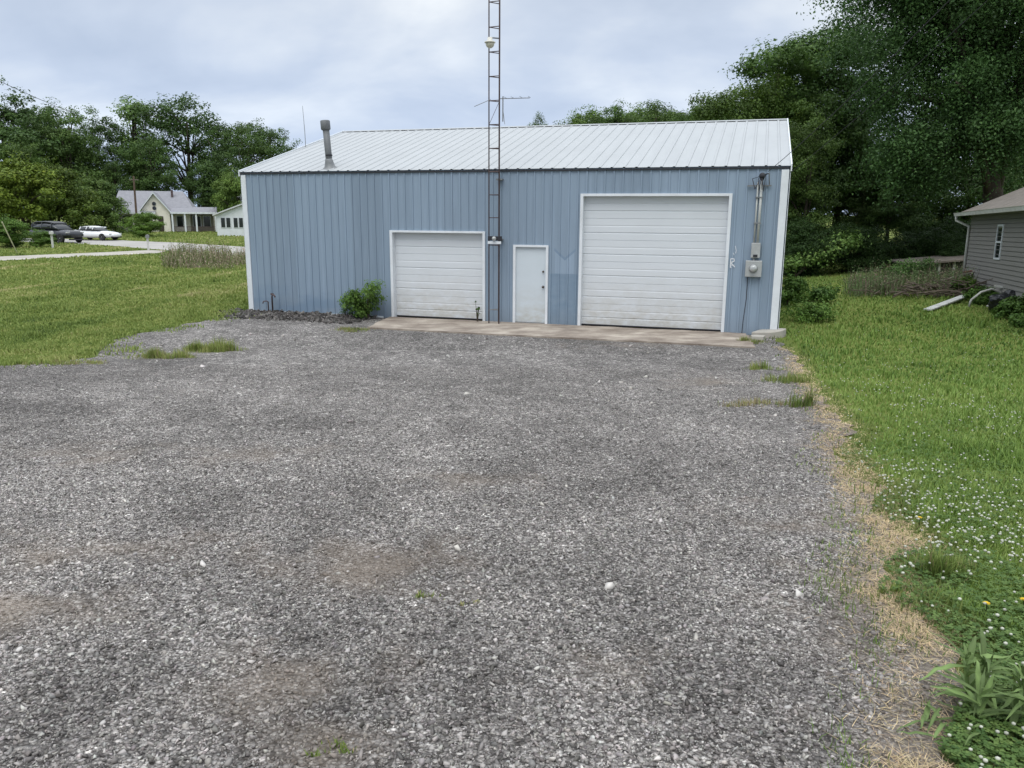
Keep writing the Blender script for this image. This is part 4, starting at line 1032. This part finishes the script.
def stones(name, x, y, r, z, col, rng, m):
    n = len(x); which = rng.integers(0, len(HU), n); Vs, Fs, Cs, off = [], [], [], 0
    for h, (hv, hf) in enumerate(HU):
        k = which == h; nk = k.sum()
        a = rng.uniform(0, 6.28, nk); c, s = np.cos(a), np.sin(a); tl = rng.normal(0, .35, (nk, 2))
        px_ = hv[None, :, 0]*c[:, None]-hv[None, :, 1]*s[:, None]; py_ = hv[None, :, 0]*s[:, None]+hv[None, :, 1]*c[:, None]
        pz = hv[None, :, 2]+px_*tl[:, :1]+py_*tl[:, 1:]
        v = np.stack([x[k][:, None]+px_*r[k][:, None], y[k][:, None]+py_*r[k][:, None], z[k][:, None]+pz*r[k][:, None]], -1)
        Vs.append(v.reshape(-1, 3)); Fs.append((hf[None]+(np.arange(nk)*len(hv))[:, None, None]).reshape(-1, 3)+off); off += nk*len(hv)
        Cs.append(np.repeat(col[k], len(hv), 0))
    return link(name, npmesh(name, np.concatenate(Vs), np.concatenate(Fs), m, np.concatenate(Cs)))
def stone_col(n, rng, b=0.):
    t = np.clip(rng.beta(1.45, 2.1, n)+b, 0, .999)*4; i = t.astype(int); f = (t-i)[:, None]
    c = SPAL[i]*(1-f)+SPAL[np.minimum(i+1, 4)]*f
    return c*(1+rng.normal(0, .018, (n, 3)))
M_STONE = attr_mat('stone_chip', .85, .25)
rng = np.random.default_rng(202)
n = 950000
yy_ = 1.9+(14-1.9)*rng.random(n)**.8; xx_ = yy_*rng.uniform(-.78, .62, n)
den = np.where(yy_ < 5.5, 1., np.clip((5.5/yy_)**1.6, 0, 1))*(yy_/14)**.25
dirt = dirtmask(xx_, yy_); strip_ = fbm(xx_*1.0+yy_*.25, yy_*.28, 311, 4)
den = den*np.clip(1.-dirt*.85, .15, 1)
k = (rng.random(n) < den) & inpoly(xx_, yy_, GP); xx_, yy_, strip_, dirt = xx_[k], yy_[k], strip_[k], dirt[k]
n = len(xx_); r = np.clip(rng.lognormal(math.log(.0057), .48, n), .003, .019)
col = stone_col(n, rng)*tone(xx_, yy_)[:, None]
dd = np.clip(dirt*.8, 0, .6)[:, None]; col = col*(1-dd)+np.array([.24, .195, .155])*dd
gs = stones('gravel', xx_, yy_, r, ter(xx_, yy_)+.012+r*rng.uniform(-.1, .45, n), col, rng, M_STONE); tag(gs, 'grey crushed stone chips covering the near part of the lot', 'gravel', kind='stuff')
# scattered bigger pale stones across the lot
n = 1500; yy_ = rng.uniform(3, 19, n); xx_ = yy_*rng.uniform(-.62, .42, n)
k = inpoly(xx_, yy_, GP) & (vn(xx_*.9, yy_*.9, 5) > .45); xx_, yy_ = xx_[k], yy_[k]; n = len(xx_); r = np.clip(rng.lognormal(math.log(.018), .45, n), .008, .07)*np.clip(yy_/12, .6, 1.3)
o = stones('loose_stones', xx_, yy_, r, ter(xx_, yy_)+.012+r*.2, stone_col(n, rng, .3), rng, M_STONE); tag(o, 'pale loose stones scattered over the gravel lot', 'stones', kind='stuff')
# dark rubble strip against the left bay
n = 4200; u = rng.uniform(-.5, 4.2, n); v = -rng.beta(1.2, 2., n)*1.7
xx_ = BX+e_.x*u+n_.x*v; yy_ = BY+e_.y*u+n_.y*v; r = np.clip(rng.lognormal(math.log(.034), .5, n), .012, .11)
o = stones('rubble', xx_, yy_, r, ter(xx_, yy_)+.01+r*.2+.02*np.exp(-(v/.6)**2), stone_col(n, rng, -.2)*.6, rng, M_STONE); tag(o, 'dark broken asphalt rubble along the wall base of the left bay', 'rubble', kind='stuff')

# ------------------------------------------------------------------ grey house on the right
m, nt, b = newmat('grey_lap_siding')
co = nt.N('ShaderNodeTexCoord').outputs['Object']
c = nt.mix(nt.noise(nt.mapping(co, (1, 1, 4)), 1.2, 5, .6), (.20, .19, .175), (.26, .248, .23))
nt.l.new(c, b.inputs['Base Color']); b.inputs['Roughness'].default_value = .7
M_SID = m
M_SHIN = mat('brown_grey_shingles', (.17, .15, .13), .95, var=.35, vs=5, bump=.6, bs=25, dirt=(.10, .09, .06), dirt_amt=.5)
M_GUT = mat('off_white_gutter', (.55, .55, .51), .6, var=.12, vs=4, dirt=(.3, .29, .25), dirt_amt=.5)
M_GLASS = mat('dark_window_glass', (.02, .024, .028), .08, 0, var=.3, spec=.6)
A = Vector((17.2, 30.)); Bp = Vector((14.6, 22.2)); dAB = (Bp-A).normalized()
gh = thing('grey_house', 'grey lap-sided house with brown shingle roof and white gutter at right edge', 'house', (A.x, A.y, .36), math.atan2(dAB.y, dAB.x))
gh.rotation_euler = (0, R(-.9), math.atan2(dAB.y, dAB.x))
HL, HWH, HDp = 13., 2.72, 8.
# local x along visible wall, local y into the house (+y is house side?)
sgn = 1 if Vector((-dAB.y, dAB.x)).dot(Vector((1, 0))) > 0 else -1
def sid(L, H, place):
    mb = MB(); hh = .142; n = int(math.ceil(H/hh))
    for k in range(n):
        z0 = k*hh; z1 = min(H, z0+hh)
        g_ = .016
        for a, b2 in (((-.004, z0), (-.004, z0+g_)), ((-.004, z0+g_), (.032, z0+g_)), ((.032, z0+g_), (.012, z1)), ((.012, z1), (-.004, z1))):
            mb.add([place(0, *a), place(L, *a), place(L, *b2), place(0, *b2)], [(0, 1, 2, 3)])
    return mb
sid(HL, HWH+.71, lambda x, h, z: (x, -sgn*h, z-.71)).build('wall', M_SID, gh)
sid(HDp, HWH, lambda x, h, z: (-h, sgn*x, z)).build('wall', M_SID, gh)
sid(HDp, HWH, lambda x, h, z: (HL+h, sgn*x, z)).build('wall', M_SID, gh)
sid(HL, HWH, lambda x, h, z: (x, sgn*(HDp+h), z)).build('wall', M_SID, gh)
for xx in (0, HL-.02):
    g = MB(); g.ext([(xx, 0, HWH), (xx, sgn*HDp, HWH), (xx, sgn*HDp/2, HWH+1.85)], (.02, 0, 0)); g.build('gable', M_SID, gh)
f_ = MB(); f_.box((-.02, min(0, sgn*.1)-.0, -.9), (HL, max(.0, sgn*.1), -.72)); f_.build('foundation', M_CONC, gh)
rf = MB(); ov = .42; sl = 1.85/(HDp/2)
for s in (0, 1):
    y0 = -ov if s == 0 else HDp+ov
    rf.ext([(-.35, sgn*y0, HWH-ov*sl+.10), (-.35, sgn*HDp/2, HWH+1.95), (-.35, sgn*HDp/2, HWH+2.03), (-.35, sgn*y0, HWH-ov*sl+.18)], (HL+.7, 0, 0))
rfo = rf.build('roof', M_SHIN, gh)
# soffit/fascia and gutter
t = MB(); t.ext([(-.3, -sgn*.02, HWH-.06), (-.3, -sgn*(ov-.03), HWH-.10), (-.3, -sgn*(ov-.03), HWH-.02), (-.3, -sgn*.02, HWH-.02)], (HL+.6, 0, 0)); t.build('soffit', M_GUT, gh)
t = MB()
yb = -(ov+.01)
prof = [(yb, HWH-.13), (yb-.10, HWH-.13), (yb-.125, HWH-.02), (yb-.14, HWH-.0), (yb-.125, HWH-.0), (yb-.095, HWH-.115), (yb-.005, HWH-.115), (yb-.0, HWH+.0)]
t.ext([(-.42, sgn*a, z) for a, z in prof], (HL+.8, 0, 0)); gut = t.build('gutter', M_GUT, gh)
t = MB(); t.tube([(-.2, sgn*(yb-.06), HWH-.12), (-.2, sgn*(yb-.06), HWH-.28), (.06, -sgn*.08, HWH-.5), (.07, -sgn*.075, HWH-1.), (.07, -sgn*.075, -.05)], .045, 8); t.build('downspout', M_GUT, gh, smooth=True)
wx = .536*8.22
def house_window(x0, x1, z0, z1):
    fr = MB(); fw = .06
    for a, c_ in (((x0, z0), (x0+fw, z1)), ((x1-fw, z0), (x1, z1)), ((x0+fw, z1-fw), (x1-fw, z1)), ((x0+fw, z0), (x1-fw, z0+fw)), ((x0+fw, (z0+z1)/2-.025), (x1-fw, (z0+z1)/2+.025))):
        fr.box((a[0], min(-sgn*.05, -sgn*.001), a[1]), (c_[0], max(-sgn*.05, -sgn*.001), c_[1]))
    w_ = fr.build('window', M_WHITE, gh)
    p_ = MB(); p_.box((x0+fw, min(-sgn*.03, -sgn*.02), z0+fw), (x1-fw, max(-sgn*.03, -sgn*.02), z1-fw)); p_.build('pane', M_GLASS, w_)
house_window(wx-.36, wx+.36, 1.13, 2.25)

# low shed behind it
x, y, z = at(932, 285, 35.5); zg = T(x, y)
sh = thing('low_shed', 'low sagging shed with flat board roof beside the grey house', 'shed', (x+.35, y, zg-.55), R(-10))
M_WOOD = mat('weathered_boards', (.15, .13, .11), .9, var=.35, vs=5, bump=.4, bs=20)
M_BOARD = mat('pale_weathered_board', (.42, .42, .39), .8, var=.2, vs=3, dirt=(.2, .2, .16), dirt_amt=.5)
t = MB(); t.ext([(-1.75, -.9, .95), (2.4, -.9, 1.38), (2.4, -.9, 1.45), (-1.75, -.9, 1.02)], (0, 2.6, .06)); t.build('roof', M_WOOD, sh)
t = MB(); t.ext([(-1.3, -.6, 0), (2.3, -.6, 0), (2.3, -.6, 1.36), (-1.3, -.6, .99)], (0, 2., 0)); t.build('wall', mat('dark_shed_wall', (.06, .055, .05), .9), sh)
for px_, hh in ((-1.3, 1.0), (-.35, 1.1), (.25, 1.15), (2.2, 1.38)):
    t = MB(); t.box((px_-.045, -.75, -.05), (px_+.045, -.66, hh)); t.build('post', M_BOARD if px_ < 1 else M_WOOD, sh)

# junk around the foot of the grey house
def board(label, p0, p1, wd, th, m, name='board', z0=.05, z1=.1):
    (x0, y0), (x1, y1) = p0, p1; a = Vector((x0, y0, T(x0, y0)+z0)); c_ = Vector((x1, y1, T(x1, y1)+z1)); d = c_-a; L = d.length
    mb = MB(); mb.ext([(0, -wd/2, 0), (L*.96, -wd/2*.95, 0), (L, wd*.1, 0), (L*.97, wd/2, 0), (0, wd/2*.9, 0)], (0, 0, th))
    o = mb.build(name, m, loc=a, rot=d.to_track_quat('X', 'Z').to_euler()); return tag(o, label, 'board')
board('long white board lying in the grass left of the junk pile', G(927, 312), G(967, 299), .25, .04, mat('dirty_white_board', (.46, .47, .45), .7, var=.2, vs=3, dirt=(.25, .26, .2), dirt_amt=.6), 'white_board', .05, .12)
board('pale flat slab at the right frame edge below grey house', G(1008, 313), G(1032, 311), .6, .08, M_BOARD, 'pale_slab', .08, .12)
board('dark grey plank leaning on the junk pile beside the downspout', G(940, 291), G(975, 289), .22, .05, M_WOOD, 'plank', .35, .62)
board('short reddish plank on top of the junk pile near the downspout', G(963, 289), G(984, 288), .2, .05, mat('reddish_wood', (.16, .07, .055), .85, var=.3), 'plank', .6, .65)
board('pale thin plank lying across the right end of junk pile', G(992, 306), G(1019, 309), .16, .05, M_BOARD, 'plank', .62, .55)
board('white crumpled panel leaning in the weeds right of the junk pile', G(1000, 309), G(1012, 304), .4, .03, M_BOARD, 'crumpled_panel', .1, .55)
rng2 = random.Random(5); x, y = G(968, 296); 
mb = MB()
for k in range(230):
    a = rng2.uniform(0, 6.28); q = Vector((rng2.gauss(0, 1.15), rng2.gauss(.3, .55), abs(rng2.gauss(.12, .2)))); L = rng2.uniform(.4, 1.7)
    d = Vector((math.cos(a), math.sin(a)*.6, rng2.uniform(-.15, .35)))*L/2; r_ = rng2.uniform(.008, .035)
    mb.tube([q-d, q+Vector((0, 0, rng2.uniform(-.05, .08))), q+d], [r_, r_, r_*.6], 5)
tag(mb.build('brush_pile', mat('dead_branches', (.10, .08, .06), .9, var=.5, vs=2), loc=(x, y, T(x, y))), 'brown pile of dead branches at the foot of the downspout', 'brush pile')
x, y = G(986, 308); t = MB(); t.tube([(-.55, 0, 0), (-.5, 0, .25), (-.25, -.05, .5), (.1, 0, .6), (.4, .05, .5), (.6, 0, .2), (.3, -.15, .1), (-.1, -.2, .08)], .035, 7)
tag(t.build('bent_pipe', M_BOARD, loc=(x, y, T(x, y)), smooth=True), 'white bent plastic pipe arching over the weeds by grey house', 'pipe')
x, y = G(1012, 314)
bm = bmesh.new(); bmesh.ops.create_icosphere(bm, subdivisions=4, radius=.5)
for v in bm.verts:
    q = mnoise.noise(v.co*3.1)*.35+mnoise.noise(v.co*8)*.1; v.co *= 1+q; v.co.z *= .75
me = bpy.data.meshes.new('trash_bag'); bm.to_mesh(me); bm.free(); me.materials.append(mat('black_plastic', (.012, .013, .015), .3)); 
o = link('trash_bag', me, None, (x, y+.2, T(x, y)+.3)); tag(o, 'crumpled black trash bag in the weeds against grey house', 'trash bag')

# ------------------------------------------------------------------ far houses
M_CREAM = mat('cream_siding', (.80, .76, .66), .8, var=.06, vs=2, dirt=(.35, .32, .25), dirt_amt=.3)
M_CREAM_SHADE = mat('shaded_cream_siding', (.34, .31, .25), .8, var=.1, vs=2)  # darker copy of the cream, with the side wall's shade put into the colour
M_GSHIN = mat('grey_shingles', (.25, .25, .27), .9, var=.15, vs=3)
HD = 97.
x0_, _, _ = at(114, 231, HD); zg = T(x0_+6, HD)-.1
hs = thing('cream_house', 'cream cottage with grey roof, front gable and two porches across the road', 'house', (x0_, HD, zg), R(18)); hs.scale = (.95, .95, .95)
t = MB(); t.box((.3, 0, 0), (9.2, 7, 2.75)); t.build('wall', M_CREAM, hs)
t = MB(); t.box((9.2, .8, 0), (12., 6, 2.5)); t.build('side_wall', M_CREAM_SHADE, hs)
rf = MB(); rf.add([(0, -.35, 2.7), (9.9, -.35, 2.7), (8.3, 3.4, 5.35), (.5, 3.4, 5.35), (0, 7.3, 2.7), (10.1, 7.3, 2.7), (0, -.35, 2.58), (10.1, -.35, 2.58), (10.1, 7.3, 2.58), (0, 7.3, 2.58)],
  [(0, 1, 2, 3), (1, 5, 2), (5, 4, 3, 2), (4, 0, 3), (6, 7, 1, 0), (7, 8, 5, 1), (8, 9, 4, 5), (9, 6, 0, 4), (6, 9, 8, 7)]); rfo = rf.build('roof', M_GSHIN, hs)
t = MB(); t.box((6.9, 2.2, 4.6), (7.15, 2.5, 5.5)); t.build('chimney', M_RUST, rfo)
# front gable wing
t = MB(); t.box((3.5, -1.5, 0), (6.9, -.001, 2.7)); t.ext([(3.5, -1.5, 2.7), (6.9, -1.5, 2.7), (5.15, -1.5, 4.85)], (0, 3.5, 0)); gw = t.build('gable_wing', M_CREAM, hs)
t = MB()
for (a, c_) in (((3.1, 2.38), (5.15, 5.0)), ((5.15, 5.0), (7.25, 2.38))):
    t.ext([(a[0], -1.85, a[1]), (c_[0], -1.85, c_[1]), (c_[0], -1.85, c_[1]+.12), (a[0], -1.85, a[1]+.12)], (0, 4.6, 0))
t.build('gable_roof', M_GSHIN, hs)
t = MB()
for (a, c_) in (((3.1, 2.38), (5.15, 5.0)), ((5.15, 5.0), (7.25, 2.38))):
    t.ext([(a[0], -1.87, a[1]-.1), (c_[0], -1.87, c_[1]-.1), (c_[0], -1.87, c_[1]+.10), (a[0], -1.87, a[1]+.10)], (0, -.03, 0))
t.build('bargeboard', M_WHITE, hs)
def far_window(par, x0, x1, z0, z1, yy, fw=.09):
    t = MB(); t.box((x0-fw, yy-.05, z0-fw), (x1+fw, yy-.02, z1+fw)); w_ = t.build('window', M_WHITE, par)
    t = MB(); t.box((x0, yy-.07, z0), (x1, yy-.052, z1)); t.build('pane', M_GLASS, w_)
for zz in (3.1, 3.65):
    t = MB(); t.lathe([(.24, 0), (.24, .05)], 14, Matrix.Translation((5.15, -1.52, zz)) @ rotx); t.build('gable_vent', M_GLASS, gw)
far_window(hs, 4.0, 4.5, .9, 2.1, -1.5); far_window(hs, 1.2, 2.0, .9, 2.1, 0)
t = MB(); t.box((5.5, -1.55, .1), (6.1, -1.52, 2.1)); t.build('door', mat('dark_door', (.05, .035, .03), .6), hs)
t = MB(); t.ext([(-.1, -2.3, 2.45), (-.1, .2, 3.0), (-.1, .2, 3.1), (-.1, -2.3, 2.57)], (5.4, 0, 0)); t.build('porch_roof', M_GSHIN, hs)
t = MB(); t.box((-.1, -2.36, 2.36), (5.3, -2.31, 2.58)); t.build('porch_fascia', M_WHITE, hs)
for xx in (.1, 2.6, 4.9):
    t = MB(); t.box((xx, -2.25, 0), (xx+.16, -2.09, 2.36)); t.build('porch_post', M_CREAM, hs)
t = MB(); t.ext([(7.0, -2.0, 2.5), (7.0, .9, 3.2), (7.0, .9, 3.3), (7.0, -2.0, 2.62)], (5.6, 0, 0)); t.build('porch_roof', M_GSHIN, hs)
t = MB(); t.box((7.0, -2.06, 2.42), (12.6, -2.01, 2.64)); t.build('porch_fascia', M_WHITE, hs)
for xx in (7.1, 8.6, 9.95, 12.3):
    t = MB(); t.box((xx, -1.95, 0), (xx+.2, -1.75, 2.42)); t.build('porch_post', M_WHITE, hs)
t = MB(); t.box((7.2, -1.9, .75), (12.3, -1.86, .82))
for k in range(34): t.box((7.3+k*.147, -1.9, .1), (7.34+k*.147, -1.87, .75))
t.build('porch_railing', M_RUST, hs)
far_window(hs, 7.6, 8.3, .8, 2.1, 0); far_window(hs, 9.5, 10.4, .8, 2.1, .8); far_window(hs, 10.8, 11.6, .8, 2.1, .8)
# white house
x0_, _, _ = at(217.5, 233, 86); zg = T(x0_+3, 86)-.1
wh_ = thing('white_house', 'white house with dark paired windows half hidden behind the blue building', 'house', (x0_, 86, zg), R(12))
t = MB(); t.box((0, 0, 0), (7.4, 9, 2.35)); t.ext([(0, 0, 2.35), (7.4, 0, 2.35), (3.7, 0, 3.75)], (0, 9, 0)); t.build('wall', M_WHITE, wh_)
t = MB()
for (a, c_) in (((-.35, 2.25), (3.7, 3.8)), ((3.7, 3.8), (7.75, 2.25))): t.ext([(a[0], -.35, a[1]), (c_[0], -.35, c_[1]), (c_[0], -.35, c_[1]+.14), (a[0], -.35, a[1]+.14)], (0, 9.7, 0))
t.build('roof', mat('white_roof_edge', (.55, .56, .57), .7), wh_)
for xx in (.45, 1.0, 1.75, 2.3, 3.4, 4.0, 5.0): far_window(wh_, xx, xx+.4, 1.05, 2.05, 0, .06)
t = MB(); t.tube([(2.4, 2, 3.2), (2.4, 2, 4.6)], .02, 5); t.tube([(2.0, 2, 4.3), (2.9, 2, 4.5)], .015, 5); t.build('roof_antenna', M_GALV, wh_)

# ------------------------------------------------------------------ vehicles
def ring(x, w_, z0, z1, ex=3.2, n=20, top=.86):
    out = []; zc_, hz = (z0+z1)/2, (z1-z0)/2
    for k in range(n):
        t = 2*math.pi*(k+.5)/n; c, s = math.cos(t), math.sin(t)
        yv = math.copysign(abs(c)**(2/ex), c)*w_; zv = math.copysign(abs(s)**(2/ex), s)
        if zv > 0: yv *= 1-(1-top)*zv
        out.append((x, yv, zc_+hz*zv))
    return out
M_TYRE = mat('tyre_rubber', (.02, .02, .021), .85); M_RIM = mat('alloy_rim', (.45, .45, .46), .35, .7)
def vehicle(name, label, cat, loc, rz, paint, body, cabin, roofp, axles, wr, half, lamp):
    t = thing(name, label, cat, loc, rz)
    mb = MB(); mb.loft([ring(*q) for q in body]); mb.build('body', paint, t, smooth=True)
    mb = MB(); mb.loft([ring(*q, 3.5, 20, .74) for q in cabin]); mb.build('windows', M_GLASS, t, smooth=True)
    mb = MB(); mb.loft([ring(*q, 3., 20, .9) for q in roofp]); mb.build('roof', paint, t, smooth=True)
    pm_ = MB()      # pillars
    xs_ = [cabin[1][0], (cabin[1][0]+cabin[-2][0])/2, cabin[-2][0]]
    for s in (-1, 1):
        for i, xx in enumerate(xs_):
            wv = cabin[1][1]*1.005; zt, zb = roofp[1][2]+.03, cabin[1][2]+.15
            sh_ = (-.35 if i == 2 else (.22 if i == 0 else 0))
            pm_.tube([(xx-(.25*0), s*wv*1.0, zb), (xx+sh_*.0, s*wv*.8, zt)], .045, 6)
    pm_.build('pillar', paint, t)
    for ax in axles:
        for s in (-1, 1):
            MW = Matrix.Translation((ax, s*(half-.10), wr)) @ Matrix.Rotation(R(90*-s), 4, 'X')
            mb = MB(); mb.lathe([(wr*.6, -.1), (wr*.94, -.1), (wr, -.07), (wr, .07), (wr*.94, .1), (wr*.6, .1)], 20, MW); wl = mb.build('wheel', M_TYRE, t, smooth=False)
            mb = MB(); mb.lathe([(wr*.6, .05), (wr*.6, .102), (wr*.5, .085), (wr*.15, .09), (wr*.08, .11)], 16, MW); mb.build('rim', M_RIM, wl)
    for s in (-1, 1):
        mb = MB(); mb.box((lamp[0]-.12, s*lamp[1]-.17, lamp[2]-.06), (lamp[0]+.03, s*lamp[1]+.17, lamp[2]+.06)); mb.build('headlight', mat('headlight_lens', (.5, .5, .48), .15), t, bevel=.02)
        mb = MB(); mb.box((cabin[-2][0]-.1, s*(half+.02)-.09, cabin[1][2]+.25), (cabin[-2][0]+.05, s*(half+.02)+.09, cabin[1][2]+.38)); mb.build('mirror', paint, t, bevel=.02)
    mb = MB(); mb.box((lamp[0]-.02, -half*.7, .25), (lamp[0]+.10, half*.7, .36)); mb.build('grille', M_DARK, t)
    return t
M_WCAR = mat('white_car_paint', (.78, .79, .80), .25, 0, var=.02, spec=.5)
M_DCAR = mat('black_car_paint', (.022, .024, .03), .22, 0, var=.1, spec=.6)
x, y, _ = at(96, 238, 75); 
vehicle('parked_car', 'white two-door coupe parked on the road in front of the dark bushes', 'car', (x, y, T(x, y)+.02), R(-14), M_WCAR,
 [(-2.4, .6, .42, .80), (-2.3, .80, .32, .92), (-1.6, .90, .24, .98), (-.5, .91, .22, .93), (.6, .91, .22, .90), (1.5, .89, .24, .84), (2.1, .80, .28, .74), (2.42, .55, .36, .60)],
 [(-1.75, .60, .86, .93), (-1.05, .74, .85, 1.23), (-.3, .76, .85, 1.29), (.35, .75, .85, 1.21), (1.05, .66, .84, .92)],
 [(-1.2, .45, 1.17, 1.22), (-.75, .58, 1.2, 1.29), (-.25, .6, 1.22, 1.32), (.25, .56, 1.2, 1.28), (.5, .45, 1.15, 1.2)], (-1.4, 1.42), .325, .90, (2.25, .58, .60))
x, y, _ = at(58, 241, 70)
vehicle('parked_suv', 'black sport utility vehicle half hidden by the roadside bush', 'car', (x, y, T(x, y)+.02), R(-24), M_DCAR,
 [(-2.5, .8, .55, 1.1), (-2.4, .92, .42, 1.2), (-1.2, .96, .36, 1.2), (.3, .96, .36, 1.18), (1.3, .94, .38, 1.14), (2.1, .90, .42, 1.06), (2.45, .7, .5, .92)],
 [(-2.35, .75, 1.1, 1.3), (-2.1, .82, 1.1, 1.74), (-.5, .82, 1.1, 1.78), (.35, .8, 1.1, 1.70), (1.15, .72, 1.1, 1.2)],
 [(-2.25, .6, 1.66, 1.72), (-1.8, .68, 1.69, 1.84), (-.6, .7, 1.71, 1.87), (.2, .66, 1.68, 1.80), (.5, .55, 1.6, 1.68)], (-1.5, 1.55), .40, .95, (2.32, .66, .9))

# ------------------------------------------------------------------ roadside posts and pole
M_POST = mat('white_post_paint', (.55, .55, .52), .7, var=.15, vs=6)
for px_, pyb, pyt, lab in ((53, 248, 231, 'white roadside mailbox on a post in front of the black vehicle'), (148.5, 250.5, 234.5, 'white roadside mailbox on a post in front of the cream house bush')):
    x, y = G(px_, pyb); _, _, zt = at(px_, pyt, y); hh = zt-T(x, y)
    t = thing('mailbox', lab, 'mailbox', (x, y, T(x, y)), R(20), 'roadside mailboxes')
    mb = MB(); mb.box((-.07, -.07, -.1), (.07, .07, hh-.24)); mb.build('post', M_POST, t)
    mb = MB(); mb.ext([(-.12, -.26, hh-.24), (.12, -.26, hh-.24), (.12, -.26, hh-.1), (.08, -.26, hh-.02), (0, -.26, hh), (-.08, -.26, hh-.02), (-.12, -.26, hh-.1)], (0, .52, 0)); mb.build('box', M_GALV if px_ > 100 else M_POST, t)
x, y, _ = at(138, 236, 89); _, _, zt = at(134.5, 176, 89); x2 = at(133.5, 176, 89)[0]; zg = T(x, y)
t = thing('utility_pole', 'thin brown leaning utility pole in front of the cream house', 'utility pole', (x, y, zg))
mb = MB(); mb.tube([(0, 0, -.3), (x2-x, 0, zt-zg)], [.14, .10], 8); mb.build('pole', mat('brown_pole_wood', (.11, .075, .055), .9, var=.3), t)
mb = MB(); mb.box((x2-x-.5, -.05, zt-zg-.45), (x2-x+.5, .05, zt-zg-.35)); mb.build('crossarm', M_WOOD, t)
x, y = G(18, 255); xa, ya, za = at(2, 222, y-2)
mb = MB(); mb.tube([(x, y, T(x, y)), (xa, ya, za)], .035, 6)
tag(mb.build('guy_guard', mat('pale_yellow_plastic', (.50, .50, .33), .6)), 'pale yellow guy wire guard slanting up at the left edge', 'guy wire')
a = Vector(at(-40, 62, 95)); c_ = Vector(at(182, 150, 112)); mb = MB(); mb.tube([a.lerp(c_, k/10)-Vector((0, 0, .8*(1-(k/5-1)**2))) for k in range(11)], .03, 5)
tag(mb.build('overhead_wire', M_DARK), 'thin overhead power line crossing the sky at upper left', 'wire')
